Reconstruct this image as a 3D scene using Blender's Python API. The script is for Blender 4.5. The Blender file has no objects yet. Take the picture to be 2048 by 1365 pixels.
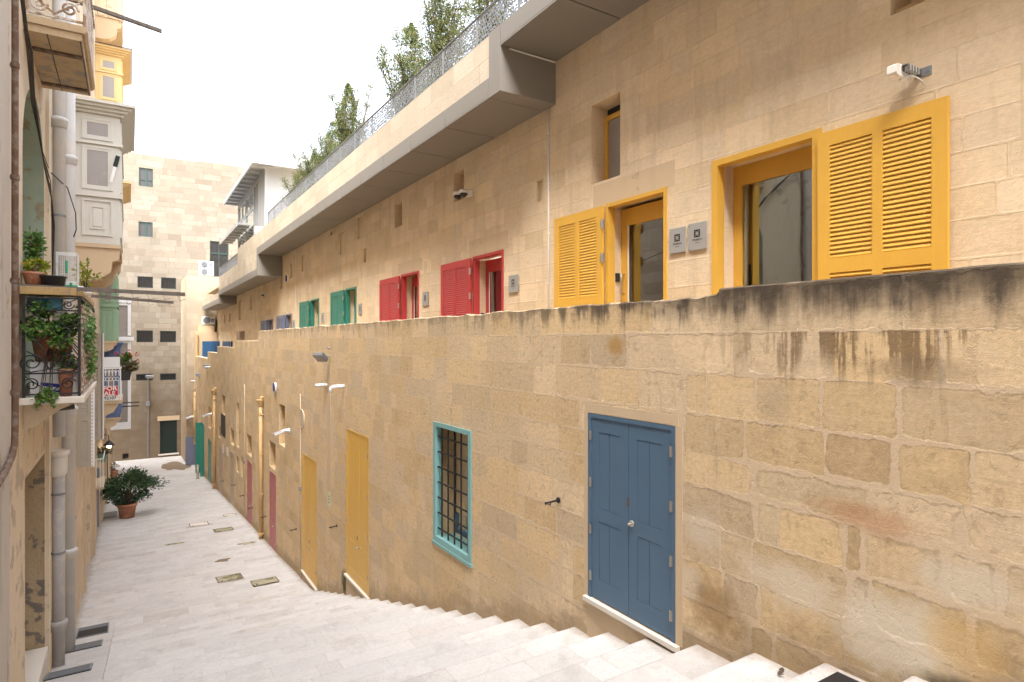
import bpy, math, random
from mathutils import Vector, Matrix, noise as mnoise
R = random.Random(11)
SC = bpy.context.scene
COL = SC.collection
PI = math.pi
# ------------------------------------------------------------------ frame of reference
# x = metres across the street from the camera, y = metres down the street, z = metres above the camera's eye
TH = math.atan((1024 - 260) / 1216.0)
CT, ST = math.cos(TH), math.sin(TH)

def along(px, p):
    u = (px - 1024) / 1216.0
    return p * (CT - u * ST) / (ST + u * CT)

def interp(x, xs, ys):
    if x <= xs[0]: return ys[0]
    for i in range(1, len(xs)):
        if x <= xs[i]:
            return ys[i-1] + (ys[i] - ys[i-1]) * (x - xs[i-1]) / (xs[i] - xs[i-1])
    return ys[-1]
GA = [-26, -8, 0, 2, 18, 22.6, 28, 33.5, 41.5, 48, 56, 70]
GZ = [1.6, 0.9, -1.62, -2.27, -7.2, -7.65, -8.02, -8.45, -9.1, -9.65, -10.1, -10.8]
def gz(a): return interp(a, GA, GZ)

# ------------------------------------------------------------------ node helpers
class G:
    def __init__(s, nt): s.nt = nt
    def n(s, t, **kw):
        nd = s.nt.nodes.new(t)
        for k, v in kw.items(): setattr(nd, k, v)
        return nd
    def put(s, sock, v):
        if isinstance(v, bpy.types.NodeSocket): s.nt.links.new(v, sock)
        elif isinstance(v, (tuple, list)):
            sock.default_value = tuple(v) + (1.0,) if (len(v) == 3 and len(sock.default_value) == 4) else tuple(v)
        else: sock.default_value = v
    def m(s, op, a, b=0.0, c=0.0, clamp=False):
        nd = s.n('ShaderNodeMath', operation=op, use_clamp=clamp)
        s.put(nd.inputs[0], a); s.put(nd.inputs[1], b); s.put(nd.inputs[2], c)
        return nd.outputs[0]
    def mix(s, f, a, b, blend='MIX'):
        nd = s.n('ShaderNodeMix', data_type='RGBA', blend_type=blend)
        s.put(nd.inputs[0], f); s.put(nd.inputs[6], a); s.put(nd.inputs[7], b)
        return nd.outputs[2]
    def noise(s, vec, scale, detail=3.0, rough=0.55, dist=0.0):
        nd = s.n('ShaderNodeTexNoise')
        s.put(nd.inputs['Vector'], vec); nd.inputs['Scale'].default_value = scale
        nd.inputs['Detail'].default_value = detail; nd.inputs['Roughness'].default_value = rough
        nd.inputs['Distortion'].default_value = dist
        return nd.outputs[0]
    def ss(s, v, a, b, to0=0.0, to1=1.0):
        nd = s.n('ShaderNodeMapRange', interpolation_type='SMOOTHSTEP')
        s.put(nd.inputs[0], v); s.put(nd.inputs[1], a); s.put(nd.inputs[2], b)
        s.put(nd.inputs[3], to0); s.put(nd.inputs[4], to1)
        return nd.outputs[0]
    def ramp(s, f, stops):
        nd = s.n('ShaderNodeValToRGB'); s.put(nd.inputs[0], f)
        el = nd.color_ramp.elements
        while len(el) < len(stops): el.new(0.5)
        for e, (p, c) in zip(el, stops): e.position = p; e.color = tuple(c) + (1,)
        return nd.outputs[0]
    def pos(s): return s.n('ShaderNodeNewGeometry').outputs['Position']
    def sep(s, v):
        nd = s.n('ShaderNodeSeparateXYZ'); s.put(nd.inputs[0], v); return nd.outputs
    def comb(s, x, y, z):
        nd = s.n('ShaderNodeCombineXYZ')
        for i, v in enumerate((x, y, z)): s.put(nd.inputs[i], v)
        return nd.outputs[0]
    def bump(s, h, strength=0.5, dist=0.02):
        nd = s.n('ShaderNodeBump'); s.put(nd.inputs['Height'], h)
        nd.inputs['Strength'].default_value = strength; nd.inputs['Distance'].default_value = dist
        return nd.outputs[0]

def new_mat(name):
    m = bpy.data.materials.new(name); m.use_nodes = True
    nt = m.node_tree; b = nt.nodes['Principled BSDF']
    return m, G(nt), b

def stone_mat(name, cols, mortar, w=0.02, warp=0.02, bump=0.6, mf=1.0, rough=0.92, grime=0.0, stains_and_shade=None, spots=(), patch=0.3, patchcol=(0.5, 0.4, 0.28), pits=0.5, tint=0.28, lowdirt=None, fade=False, corner=0.05, streak=0.0, basedirt=False):
    mt, g, b = new_mat(name)
    P = g.pos(); X = g.sep(P)
    e1 = g.n('ShaderNodeUVMap', uv_map='e1').outputs[0]; e2 = g.n('ShaderNodeUVMap', uv_map='e2').outputs[0]
    s1, s2 = g.sep(e1), g.sep(e2)
    at = g.n('ShaderNodeAttribute', attribute_name='blk')
    bk = g.sep(at.outputs['Vector'])
    n1 = g.noise(P, 5.0, 4.0, 0.6); n2 = g.noise(P, 22.0, 4.0, 0.62); n3 = g.noise(P, 90.0, 3.0, 0.6); n0 = g.noise(P, 0.9, 3.0, 0.55)
    d = g.m('SMOOTH_MIN', g.m('SMOOTH_MIN', s1[0], s2[0], 0.03), g.m('SMOOTH_MIN', s1[1], s2[1], 0.03), corner)
    nm = g.noise(P, 13.0, 2.0, 0.5)
    d = g.m('ADD', d, g.m('MULTIPLY', g.m('SUBTRACT', n1, 0.5), warp * 1.7))
    d = g.m('ADD', d, g.m('MULTIPLY', g.m('SUBTRACT', nm, 0.5), warp * 0.85))
    d = g.m('ADD', d, g.m('MULTIPLY', g.m('SUBTRACT', n2, 0.5), warp * (0.22 if fade else 0.35)))
    wid = g.m('MULTIPLY', bk[2], w)
    nr = g.ss(X[1], 4.2, 10.0, 1.0, 0.0) if fade else None
    if fade:
        wid = g.m('MULTIPLY', wid, g.m('ADD', 0.30, g.m('MULTIPLY', nr, 0.9)))
        wid = g.m('MULTIPLY', wid, g.ss(g.noise(P, 1.7, 2.0), 0.35, 0.65, 0.15, 1.5))
        wid = g.m('MULTIPLY', wid, g.ss(g.m('ADD', X[2], g.m('MULTIPLY', X[1], -0.12)), -1.9, -0.9, 1.15, 0.55))
    mm = g.ss(d, g.m('MULTIPLY', wid, 0.55), g.m('ADD', wid, 0.0025), 1.0, 0.0)
    b0, b1 = bk[0], bk[1]
    if fade:
        kk_ = g.m('ADD', 0.62, g.m('MULTIPLY', nr, 0.38))
        b0 = g.m('ADD', 0.45, g.m('MULTIPLY', g.m('SUBTRACT', b0, 0.45), kk_)); b1 = g.m('ADD', 0.6, g.m('MULTIPLY', g.m('SUBTRACT', b1, 0.6), kk_))
    f = g.m('ADD', b0, g.m('MULTIPLY', g.m('SUBTRACT', n1, 0.5), 0.6), clamp=True)
    k = len(cols) - 1
    c = g.ramp(f, [(i / k, q) for i, q in enumerate(cols)])
    vv = g.m('ADD', 1.0 - tint * 0.5, g.m('MULTIPLY', b1, tint))
    vv = g.m('MULTIPLY', vv, g.m('ADD', 0.74 if fade else 0.86, g.m('MULTIPLY', n2, 0.56 if fade else 0.32)))
    vv = g.m('MULTIPLY', vv, g.m('ADD', 0.86, g.m('MULTIPLY', n0, 0.28)))
    vc = g.n('ShaderNodeCombineColor'); [g.put(vc.inputs[i], vv) for i in range(3)]
    c = g.mix(1.0, c, vc.outputs[0], 'MULTIPLY')
    # sediment bands inside each block
    sv = g.comb(g.m('MULTIPLY', X[0], 3.0), g.m('MULTIPLY', X[1], 3.0), g.m('MULTIPLY', X[2], 26.0))
    sed = g.noise(sv, 1.0, 4.0, 0.65, 0.6)
    c = g.mix(g.ss(sed, 0.52, 0.75, 0.0, 0.35), c, tuple(0.72 * q for q in cols[0]))
    # pale weathered patches
    c = g.mix(g.ss(g.m('ADD', n0, g.m('MULTIPLY', g.m('SUBTRACT', n2, 0.5), 0.35)), 0.60, 0.72, 0.0, patch), c, patchcol)
    if fade:
        er = g.noise(P, 8.0, 6.0, 0.72, 0.4)
        c = g.mix(g.ss(er, 0.54, 0.60, 0.0, 0.30), c, tuple(0.62 * q for q in cols[0]))
        c = g.mix(g.ss(er, 0.36, 0.43, 0.35, 0.0), c, (0.66, 0.525, 0.37))
        # thin dark edge where the block meets the pointing
        edge = g.m('MULTIPLY', g.ss(d, g.m('ADD', wid, 0.001), g.m('ADD', wid, 0.010), 1.0, 0.0), g.m('MULTIPLY', nr, 0.17))
        c = g.mix(edge, c, tuple(0.5 * q for q in cols[0]))
    # pits
    c = g.mix(g.ss(n3, 0.66, 0.74, 0.0, pits), c, tuple(0.40 * q for q in cols[0]))
    mfs = g.m('MULTIPLY', mm, g.m('ADD', 0.46, g.m('MULTIPLY', nr, 0.48))) if fade else g.m('MULTIPLY', g.m('MULTIPLY', mm, mf), g.ss(g.noise(P, 1.6, 2.0), 0.38, 0.60, 0.25, 1.1))
    c = g.mix(mfs, c, g.mix(n2, tuple(0.86 * q for q in mortar), mortar))
    if stains_and_shade:
        vo = g.n('ShaderNodeTexVoronoi'); g.put(vo.inputs['Vector'], g.comb(0.0, X[1], X[2])); vo.inputs['Scale'].default_value = 2.6
        vr = g.sep(vo.outputs['Color'])
        pl_ = g.m('MULTIPLY', g.ss(g.m('ADD', vo.outputs['Distance'], g.m('MULTIPLY', g.m('SUBTRACT', n2, 0.5), 0.25)), 0.10, 0.14, 1.0, 0.0), g.ss(vr[0], 0.78, 0.80))
        c = g.mix(g.m('MULTIPLY', pl_, 0.6), c, (0.62, 0.50, 0.36))
        stk = g.noise(g.comb(0.0, g.m('MULTIPLY', X[1], 5.0), g.m('MULTIPLY', X[2], 0.7)), 1.0, 4.0, 0.65)
        drip = g.m('ADD', g.m('MULTIPLY', g.noise(g.comb(0.0, g.m('MULTIPLY', X[1], 3.6), g.m('MULTIPLY', X[2], 0.8)), 1.0, 2.0, 0.5, 0.5), 0.6), g.m('MULTIPLY', g.noise(g.comb(5.0, g.m('MULTIPLY', X[1], 17.0), g.m('MULTIPLY', X[2], 1.3)), 1.0, 3.0, 0.6), 0.4))
        near = g.ss(X[1], 4.0, 9.5, 1.0, 0.28)
        t1 = g.ss(g.m('ADD', X[2], g.m('MULTIPLY', g.m('SUBTRACT', stk, 0.5), 0.95)), 0.12, 0.44)
        t1 = g.m('MULTIPLY', t1, g.ss(g.m('ADD', n1, g.m('MULTIPLY', g.m('SUBTRACT', stk, 0.5), 0.8)), 0.30, 0.60))
        t1 = g.m('MAXIMUM', t1, g.m('MULTIPLY', g.ss(g.m('ADD', X[2], g.m('MULTIPLY', g.m('SUBTRACT', stk, 0.5), 0.5)), 0.10, 0.36), g.ss(X[1], 3.2, 5.6, 1.0, 0.12)))
        t0 = g.m('MULTIPLY', g.ss(g.m('ADD', g.m('ADD', X[2], g.m('MULTIPLY', g.m('SUBTRACT', stk, 0.5), 0.7)), g.m('MULTIPLY', g.m('SUBTRACT', n1, 0.5), 0.5)), 0.24, 0.46), g.ss(X[1], 4.5, 7.5, 0.9, 0.3))
        c = g.mix(g.m('MULTIPLY', g.m('MULTIPLY', t1, near), 0.80), c, g.mix(stk, (0.16, 0.12, 0.08), (0.05, 0.042, 0.035)))
        t0 = g.m('MULTIPLY', t0, g.m('SUBTRACT', 1.0, g.m('MULTIPLY', mm, 0.45)))
        c = g.mix(t0, c, g.mix(n1, (0.035, 0.03, 0.026), (0.11, 0.085, 0.06)))
        band = g.m('MULTIPLY', g.ss(g.m('ADD', X[2], g.m('ADD', g.m('MULTIPLY', g.m('SUBTRACT', g.noise(g.comb(3.0, g.m('MULTIPLY', X[1], 3.1), 0.0), 1.0, 2.0), 0.5), 1.3), g.m('MULTIPLY', g.m('SUBTRACT', drip, 0.5), 0.5))), -0.34, -0.04), g.ss(X[2], 0.06, 0.09, 1.0, 0.0))
        t2 = g.m('MULTIPLY', g.m('MULTIPLY', band, g.ss(g.m('ADD', drip, g.m('MULTIPLY', g.m('SUBTRACT', n2, 0.5), 0.16)), 0.485, 0.56)), g.ss(X[1], 2.6, 4.2, 0.82, 0.05))
        c = g.mix(t2, c, g.mix(stk, (0.11, 0.062, 0.026), (0.24, 0.16, 0.085)))
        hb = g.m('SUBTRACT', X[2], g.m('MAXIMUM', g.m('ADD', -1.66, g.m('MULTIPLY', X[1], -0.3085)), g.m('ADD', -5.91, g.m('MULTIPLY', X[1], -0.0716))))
        c = g.mix(g.ss(g.m('ADD', hb, g.m('MULTIPLY', g.m('SUBTRACT', n1, 0.5), 0.7)), 0.0, 0.42, 0.55, 0.0), c, (0.27, 0.195, 0.115))  # wall foot darkened: painted contact shade mixed with moss and dirt
        t3 = g.m('MULTIPLY', g.ss(stk, 0.60, 0.74), g.ss(X[2], -3.2, 0.0, 0.0, 0.42))
        c = g.mix(t3, c, (0.16, 0.12, 0.075))
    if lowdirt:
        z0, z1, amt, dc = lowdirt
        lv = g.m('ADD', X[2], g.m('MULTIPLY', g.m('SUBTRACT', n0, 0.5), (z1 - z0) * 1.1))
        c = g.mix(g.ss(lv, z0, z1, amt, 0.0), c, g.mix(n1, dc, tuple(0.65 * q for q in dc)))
    for (a, z, ra, rz, sc_, amt) in spots:
        da = g.m('DIVIDE', g.m('SUBTRACT', X[1], a), ra); dz = g.m('DIVIDE', g.m('SUBTRACT', X[2], z), rz)
        dd = g.m('SQRT', g.m('ADD', g.m('MULTIPLY', da, da), g.m('MULTIPLY', dz, dz)))
        dd = g.m('ADD', dd, g.m('MULTIPLY', g.m('SUBTRACT', n1, 0.5), 1.1))
        c = g.mix(g.ss(dd, 0.35, 1.0, amt, 0.0), c, sc_)
    if streak:
        sk = g.noise(g.comb(g.m('MULTIPLY', X[0], 4.0), g.m('MULTIPLY', X[1], 4.0), g.m('MULTIPLY', X[2], 0.45)), 1.0, 4.0, 0.65)
        c = g.mix(g.ss(sk, 0.50, 0.72, 0.0, streak), c, tuple(0.55 * q for q in cols[0]))
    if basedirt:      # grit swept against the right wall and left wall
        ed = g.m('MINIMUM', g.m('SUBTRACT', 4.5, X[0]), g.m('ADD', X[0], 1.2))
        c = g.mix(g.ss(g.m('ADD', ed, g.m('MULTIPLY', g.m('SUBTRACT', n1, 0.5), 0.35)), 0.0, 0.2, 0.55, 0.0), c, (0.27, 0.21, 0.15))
        fs_ = g.noise(P, 45.0, 3.0, 0.7)
        c = g.mix(g.ss(g.m('ADD', fs_, g.m('MULTIPLY', g.m('SUBTRACT', n0, 0.5), 0.4)), 0.56, 0.70, 0.0, 0.42), c, (0.33, 0.285, 0.245))
        c = g.mix(g.ss(g.m('ADD', g.m('MULTIPLY', n0, 0.6), g.m('MULTIPLY', n2, 0.4)), 0.53, 0.62, 0.0, 0.25), c, (0.42, 0.385, 0.36))
    if grime:
        c = g.mix(g.ss(g.noise(P, 2.3, 5.0, 0.65, 0.5), 0.50, 0.70, 0.0, grime), c, tuple(0.42 * q for q in cols[0]))
    g.put(b.inputs['Base Color'], c); b.inputs['Roughness'].default_value = rough
    b.inputs['Specular IOR Level'].default_value = 0.15
    n4 = g.noise(P, 260.0, 2.0, 0.6)
    h = g.m('ADD', g.m('MULTIPLY', n1, 0.28), g.m('MULTIPLY', n2, 0.42))
    h = g.m('SUBTRACT', h, g.ss(er, 0.54, 0.62, 0.0, 0.28)) if fade else h
    h = g.m('ADD', h, g.m('ADD', g.m('MULTIPLY', n3, 0.26), g.m('MULTIPLY', n4, 0.10))); h = g.m('SUBTRACT', h, g.ss(n3, 0.64, 0.72, 0.0, 0.22)); h = g.m('ADD', h, g.m('MULTIPLY', sed, 0.25))
    h = g.m('SUBTRACT', h, g.m('MULTIPLY', mm, g.m('ADD', 0.08, g.m('MULTIPLY', nr, 0.22)) if fade else 0.3))
    g.put(b.inputs['Normal'], g.bump(h, bump, 0.03))
    return mt

def paint(name, col, rough=0.45, var=0.16, spec=0.4, wear=0.0, wearcol=(0.3, 0.24, 0.17), bump=0.08, metal=0.0, scale=4.0):
    mt, g, b = new_mat(name)
    P = g.pos()
    n1 = g.noise(P, scale, 4.0, 0.6); n2 = g.noise(P, scale * 14, 3.0, 0.6)
    X = g.sep(P)
    gr = g.noise(g.comb(g.m('MULTIPLY', X[0], 45.0), g.m('MULTIPLY', X[1], 45.0), g.m('MULTIPLY', X[2], 1.6)), 1.0, 3.0, 0.6)
    c = g.mix(g.m('ADD', g.m('MULTIPLY', n1, 0.6), g.m('MULTIPLY', gr, 0.4)), tuple(q * (1 - var) for q in col), tuple(min(1, q * (1 + var)) for q in col))
    if wear:
        ed = g.m('ADD', n1, g.m('MULTIPLY', g.m('SUBTRACT', n2, 0.5), 0.5))
        c = g.mix(g.ss(ed, 0.60 - wear * 0.2, 0.66 - wear * 0.18, 0.0, 0.9), c, wearcol)
    g.put(b.inputs['Base Color'], c); b.inputs['Metallic'].default_value = metal
    g.put(b.inputs['Roughness'], g.m('ADD', rough - 0.08, g.m('MULTIPLY', n1, 0.16)))
    b.inputs['Specular IOR Level'].default_value = spec
    g.put(b.inputs['Normal'], g.bump(g.m('ADD', g.m('ADD', n2, g.m('MULTIPLY', gr, 0.8)), g.m('MULTIPLY', n1, 0.6)), bump, 0.01))
    return mt

def plaster_mat(name, base, alt, stone, peel=0.5, bump=0.5, dark=0.3):
    mt, g, b = new_mat(name)
    P = g.pos(); X = g.sep(P)
    n0 = g.noise(P, 0.8, 4.0, 0.6); n1 = g.noise(P, 3.2, 5.0, 0.65); n2 = g.noise(P, 26.0, 4.0, 0.6)
    st = g.noise(g.comb(g.m('MULTIPLY', X[0], 4.0), g.m('MULTIPLY', X[1], 4.0), g.m('MULTIPLY', X[2], 0.5)), 1.0, 4.0, 0.6)
    c = g.mix(n1, base, alt)
    c = g.mix(g.ss(g.m('ADD', g.m('MULTIPLY', n0, 0.5), g.m('MULTIPLY', n1, 0.5)), 0.62 - 0.2 * peel, 0.66 - 0.2 * peel), c, g.mix(n2, stone, tuple(q * 0.7 for q in stone)))
    c = g.mix(g.ss(st, 0.52, 0.72, 0.0, dark), c, tuple(q * 0.4 for q in base))
    c = g.mix(g.ss(n2, 0.6, 0.75, 0.0, 0.25), c, tuple(q * 0.5 for q in alt))
    g.put(b.inputs['Base Color'], c); b.inputs['Roughness'].default_value = 0.93
    b.inputs['Specular IOR Level'].default_value = 0.15
    g.put(b.inputs['Normal'], g.bump(g.m('ADD', g.m('MULTIPLY', n1, 1.0), g.m('MULTIPLY', n2, 0.4)), bump, 0.03))
    return mt

def leaf_mat(name, stops, trans=0.35, rough=0.5):
    mt, g, b = new_mat(name)
    at = g.n('ShaderNodeAttribute', attribute_name='blk')
    r = g.sep(at.outputs['Vector'])
    c = g.ramp(r[0], stops)
    g.put(b.inputs['Base Color'], c); b.inputs['Roughness'].default_value = rough
    b.inputs['Specular IOR Level'].default_value = 0.35
    tr = g.n('ShaderNodeBsdfTranslucent'); g.put(tr.inputs[0], c)
    mx = g.n('ShaderNodeMixShader'); mx.inputs[0].default_value = trans
    out = mt.node_tree.nodes['Material Output']
    mt.node_tree.links.new(b.outputs[0], mx.inputs[1]); mt.node_tree.links.new(tr.outputs[0], mx.inputs[2])
    mt.node_tree.links.new(mx.outputs[0], out.inputs[0])
    return mt

def glass_mat(name, tint=(0.75, 0.8, 0.8), refl=0.07, gl=(0.9, 0.95, 0.95)):
    mt, g, b = new_mat(name)
    nt = mt.node_tree; nt.nodes.remove(b)
    tr = g.n('ShaderNodeBsdfTransparent'); g.put(tr.inputs[0], tint)
    gs = g.n('ShaderNodeBsdfGlossy'); g.put(gs.inputs[0], gl); gs.inputs['Roughness'].default_value = 0.015
    fr = g.n('ShaderNodeFresnel'); fr.inputs[0].default_value = 1.5
    nz = g.noise(g.pos(), 1.4, 1.0)
    g.put(gs.inputs['Normal'], g.bump(nz, 0.05, 0.02))
    mx = g.n('ShaderNodeMixShader'); g.put(mx.inputs[0], g.m('ADD', g.m('MULTIPLY', fr.outputs[0], 1.5), refl, clamp=True))
    nt.links.new(tr.outputs[0], mx.inputs[1]); nt.links.new(gs.outputs[0], mx.inputs[2])
    nt.links.new(mx.outputs[0], nt.nodes['Material Output'].inputs[0])
    return mt

def emit_mat(name, col, s):
    mt, g, b = new_mat(name)
    b.inputs['Base Color'].default_value = (0.8, 0.8, 0.8, 1)
    b.inputs['Emission Color'].default_value = tuple(col) + (1,); b.inputs['Emission Strength'].default_value = s
    return mt

M = {}
M['lower'] = stone_mat('lower_sandstone', [(0.52, 0.38, 0.22), (0.615, 0.455, 0.26), (0.605, 0.46, 0.285), (0.57, 0.445, 0.30), (0.65, 0.51, 0.33)], (0.665, 0.52, 0.36), w=0.025, warp=0.052, bump=0.36, stains_and_shade=True, fade=True, corner=0.055, tint=0.30, pits=0.45, patch=0.22, patchcol=(0.5, 0.39, 0.25),
    spots=((14.95, -6.0, 0.35, 0.4, (0.05, 0.055, 0.02), 0.9), (4.75, -3.28, 0.5, 0.12, (0.10, 0.09, 0.03), 0.85), (5.05, -0.05, 0.2, 0.16, (0.42, 0.24, 0.07), 0.8), (2.15, -2.05, 0.55, 0.4, (0.66, 0.585, 0.46), 0.85), (2.95, -1.95, 0.6, 0.25, (0.66, 0.565, 0.43), 0.8), (1.75, -1.55, 0.4, 0.2, (0.64, 0.56, 0.44), 0.7), (3.85, -1.75, 0.3, 0.25, (0.62, 0.53, 0.41), 0.7), (4.0, -2.3, 0.25, 0.2, (0.62, 0.53, 0.41), 0.6), (1.75, -1.95, 0.3, 0.25, (0.60, 0.40, 0.17), 0.6), (2.0, -0.2, 0.5, 0.12, (0.2, 0.15, 0.1), 0.4), (3.1, -0.5, 0.2, 0.3, (0.3, 0.25, 0.19), 0.35), (3.7, -2.45, 0.35, 0.35, (0.27, 0.17, 0.07), 0.7), (1.75, -2.25, 0.35, 0.12, (0.07, 0.06, 0.035), 0.9), (2.4, -1.28, 0.5, 0.15, (0.45, 0.24, 0.12), 0.6), (10.2, -4.1, 1.1, 0.8, (0.5, 0.39, 0.26), 0.35), (7.0, -3.2, 1.0, 0.6, (0.5, 0.39, 0.26), 0.4)))
M['upper'] = stone_mat('upper_sandstone', [(0.615, 0.48, 0.312), (0.655, 0.52, 0.345), (0.67, 0.537, 0.37), (0.625, 0.503, 0.352), (0.69, 0.562, 0.40)], (0.635, 0.503, 0.345), w=0.011, warp=0.020, bump=0.4, mf=0.42, patch=0.3, patchcol=(0.66, 0.545, 0.40), pits=0.3, tint=0.13, streak=0.25)
M['band'] = stone_mat('parapet_limestone', [(0.47, 0.40, 0.305), (0.50, 0.43, 0.335), (0.52, 0.45, 0.355)], (0.46, 0.34, 0.22), w=0.009, warp=0.006, bump=0.3, mf=0.8, patch=0.25, patchcol=(0.6, 0.5, 0.38), pits=0.2, tint=0.12)
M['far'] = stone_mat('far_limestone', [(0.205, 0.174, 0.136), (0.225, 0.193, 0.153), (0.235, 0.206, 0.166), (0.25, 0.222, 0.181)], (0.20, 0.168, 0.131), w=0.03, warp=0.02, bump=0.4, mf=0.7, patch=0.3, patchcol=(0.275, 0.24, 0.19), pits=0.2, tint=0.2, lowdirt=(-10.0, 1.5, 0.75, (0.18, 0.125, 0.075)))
M['annex'] = stone_mat('annex_limestone', [(0.40, 0.335, 0.25), (0.42, 0.355, 0.265), (0.435, 0.37, 0.28)], (0.48, 0.36, 0.24), w=0.02, warp=0.01, bump=0.3, mf=0.6, patch=0.2, tint=0.14, lowdirt=(-9.0, -1.0, 0.7, (0.3, 0.2, 0.11)))
M['house'] = stone_mat('old_limestone', [(0.54, 0.44, 0.32), (0.60, 0.50, 0.375), (0.63, 0.53, 0.41)], (0.54, 0.44, 0.32), w=0.015, warp=0.02, bump=0.6, mf=0.6, patch=0.4, patchcol=(0.55, 0.45, 0.33), pits=0.3, tint=0.2, grime=0.15)
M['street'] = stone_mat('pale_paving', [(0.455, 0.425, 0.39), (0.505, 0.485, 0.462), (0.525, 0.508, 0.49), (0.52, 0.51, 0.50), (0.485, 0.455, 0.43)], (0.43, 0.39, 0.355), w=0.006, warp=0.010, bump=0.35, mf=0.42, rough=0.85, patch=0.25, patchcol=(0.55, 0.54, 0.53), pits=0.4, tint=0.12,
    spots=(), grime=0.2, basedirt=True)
M['plain'] = plaster_mat('lintel_plaster', (0.58, 0.45, 0.30), (0.55, 0.43, 0.29), (0.53, 0.41, 0.27), peel=0.0, bump=0.2, dark=0.1)
M['yellow'] = paint('yellow_paint', (0.62, 0.355, 0.055), 0.45, 0.12)
M['yellow_low'] = paint('ochre_yellow_paint', (0.66, 0.40, 0.085), 0.45, 0.10)
M['red'] = paint('red_paint', (0.43, 0.045, 0.045), 0.42, 0.08)
M['red_low'] = paint('dusty_red_paint', (0.41, 0.13, 0.13), 0.5, 0.1)
M['teal'] = paint('green_teal_paint', (0.035, 0.21, 0.155), 0.42, 0.08)
M['teal_pale'] = paint('pale_turquoise_paint', (0.20, 0.40, 0.40), 0.5, 0.1, wear=0.0)
M['blue'] = paint('blue_door_paint', (0.078, 0.14, 0.215), 0.5, 0.10)
M['blue_gate'] = paint('blue_gate_paint', (0.022, 0.085, 0.20), 0.45, 0.07)
M['greyblue'] = paint('grey_blue_paint', (0.15, 0.17, 0.25), 0.5, 0.08)
M['beige_paint'] = paint('beige_paint', (0.42, 0.31, 0.21), 0.5, 0.08)
M['canopy'] = paint('taupe_metal_cladding', (0.218, 0.203, 0.18), 0.5, 0.07, spec=0.3, bump=0.03)
M['joint'] = paint('dark_joint', (0.10, 0.082, 0.062), 0.8, 0.05)
M['white'] = paint('white_paint', (0.76, 0.77, 0.78), 0.4, 0.05)
M['pav'] = paint('pavilion_white_metal', (0.40, 0.42, 0.44), 0.45, 0.05)
M['offwhite'] = paint('white_plastic', (0.72, 0.70, 0.66), 0.4, 0.05)
M['flood'] = paint('grey_floodlight_metal', (0.16, 0.16, 0.165), 0.45, 0.1, metal=0.3)
M['conduit'] = paint('beige_conduit', (0.56, 0.45, 0.32), 0.5, 0.06)
M['galv'] = paint('galvanised_steel', (0.23, 0.245, 0.265), 0.5, 0.12, metal=0.15, spec=0.4)
M['steel'] = paint('brushed_steel', (0.45, 0.42, 0.37), 0.35, 0.1, metal=0.85)
M['plate'] = paint('brushed_plate', (0.36, 0.355, 0.34), 0.5, 0.05, metal=0.25)
M['iron'] = paint('black_iron', (0.018, 0.017, 0.018), 0.5, 0.2)
M['rust'] = paint('rusty_iron', (0.13, 0.075, 0.05), 0.85, 0.35, wear=0.5, wearcol=(0.2, 0.16, 0.13), bump=0.4, scale=9)
M['pvc'] = paint('grey_pipe', (0.54, 0.54, 0.53), 0.5, 0.12, wear=0.25, wearcol=(0.6, 0.57, 0.52), scale=3)
M['pvc_dark'] = paint('weathered_grey_pipe', (0.40, 0.39, 0.38), 0.6, 0.15, wear=0.3, wearcol=(0.5, 0.47, 0.43), scale=3)
M['pipe_beige'] = paint('ochre_drainpipe', (0.55, 0.37, 0.17), 0.5, 0.08)
M['grey_wood'] = paint('grey_green_wood', (0.58, 0.565, 0.51), 0.5, 0.08, bump=0.12)
M['yel_wood'] = paint('cream_yellow_wood', (0.70, 0.52, 0.25), 0.5, 0.08, bump=0.12)
M['cream_wood'] = paint('cream_wood', (0.68, 0.57, 0.40), 0.55, 0.1, bump=0.12)
M['green_wood'] = paint('sage_green_wood', (0.28, 0.42, 0.28), 0.5, 0.08, bump=0.12)
M['blue_wood'] = paint('slate_blue_wood', (0.10, 0.15, 0.29), 0.5, 0.1, bump=0.12)
M['tan_wood'] = paint('taupe_shutter_wood', (0.37, 0.33, 0.27), 0.55, 0.1, bump=0.12)
M['old_wood'] = paint('weathered_grey_wood', (0.17, 0.15, 0.13), 0.85, 0.3, bump=0.5, scale=7)
M['plank'] = paint('yellowed_plank', (0.42, 0.29, 0.13), 0.8, 0.25, wear=0.3, wearcol=(0.3, 0.22, 0.15), bump=0.4)
M['peel_white'] = paint('peeling_white_paint', (0.66, 0.60, 0.52), 0.7, 0.12, wear=0.75, wearcol=(0.26, 0.15, 0.08), bump=0.5, scale=11)
M['terracotta'] = paint('terracotta', (0.36, 0.15, 0.085), 0.85, 0.15, wear=0.15, wearcol=(0.42, 0.25, 0.17), bump=0.2)
M['black_plastic'] = paint('black_plastic', (0.02, 0.02, 0.02), 0.45, 0.2)
M['green_plastic'] = paint('green_plastic', (0.03, 0.36, 0.20), 0.4, 0.1)
M['mint'] = paint('mint_planter', (0.20, 0.36, 0.28), 0.5, 0.1)
M['blue_plastic'] = paint('blue_green_plastic', (0.03, 0.15, 0.21), 0.4, 0.1)
M['rubber'] = paint('cable_rubber', (0.06, 0.055, 0.05), 0.7, 0.2)
M['soil'] = paint('soil', (0.05, 0.035, 0.02), 0.95, 0.3, bump=0.5)
M['void'] = paint('dark_interior', (0.035, 0.03, 0.027), 0.8, 0.2)
M['room'] = paint('room_wall', (0.32, 0.29, 0.25), 0.8, 0.05)
M['curtain'] = paint('cream_curtain', (0.55, 0.50, 0.36), 0.8, 0.06)
M['greendark'] = paint('dark_green_frame', (0.03, 0.06, 0.05), 0.5, 0.1)
M['doorgreen'] = paint('black_green_door', (0.008, 0.018, 0.014), 0.6, 0.1)
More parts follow.
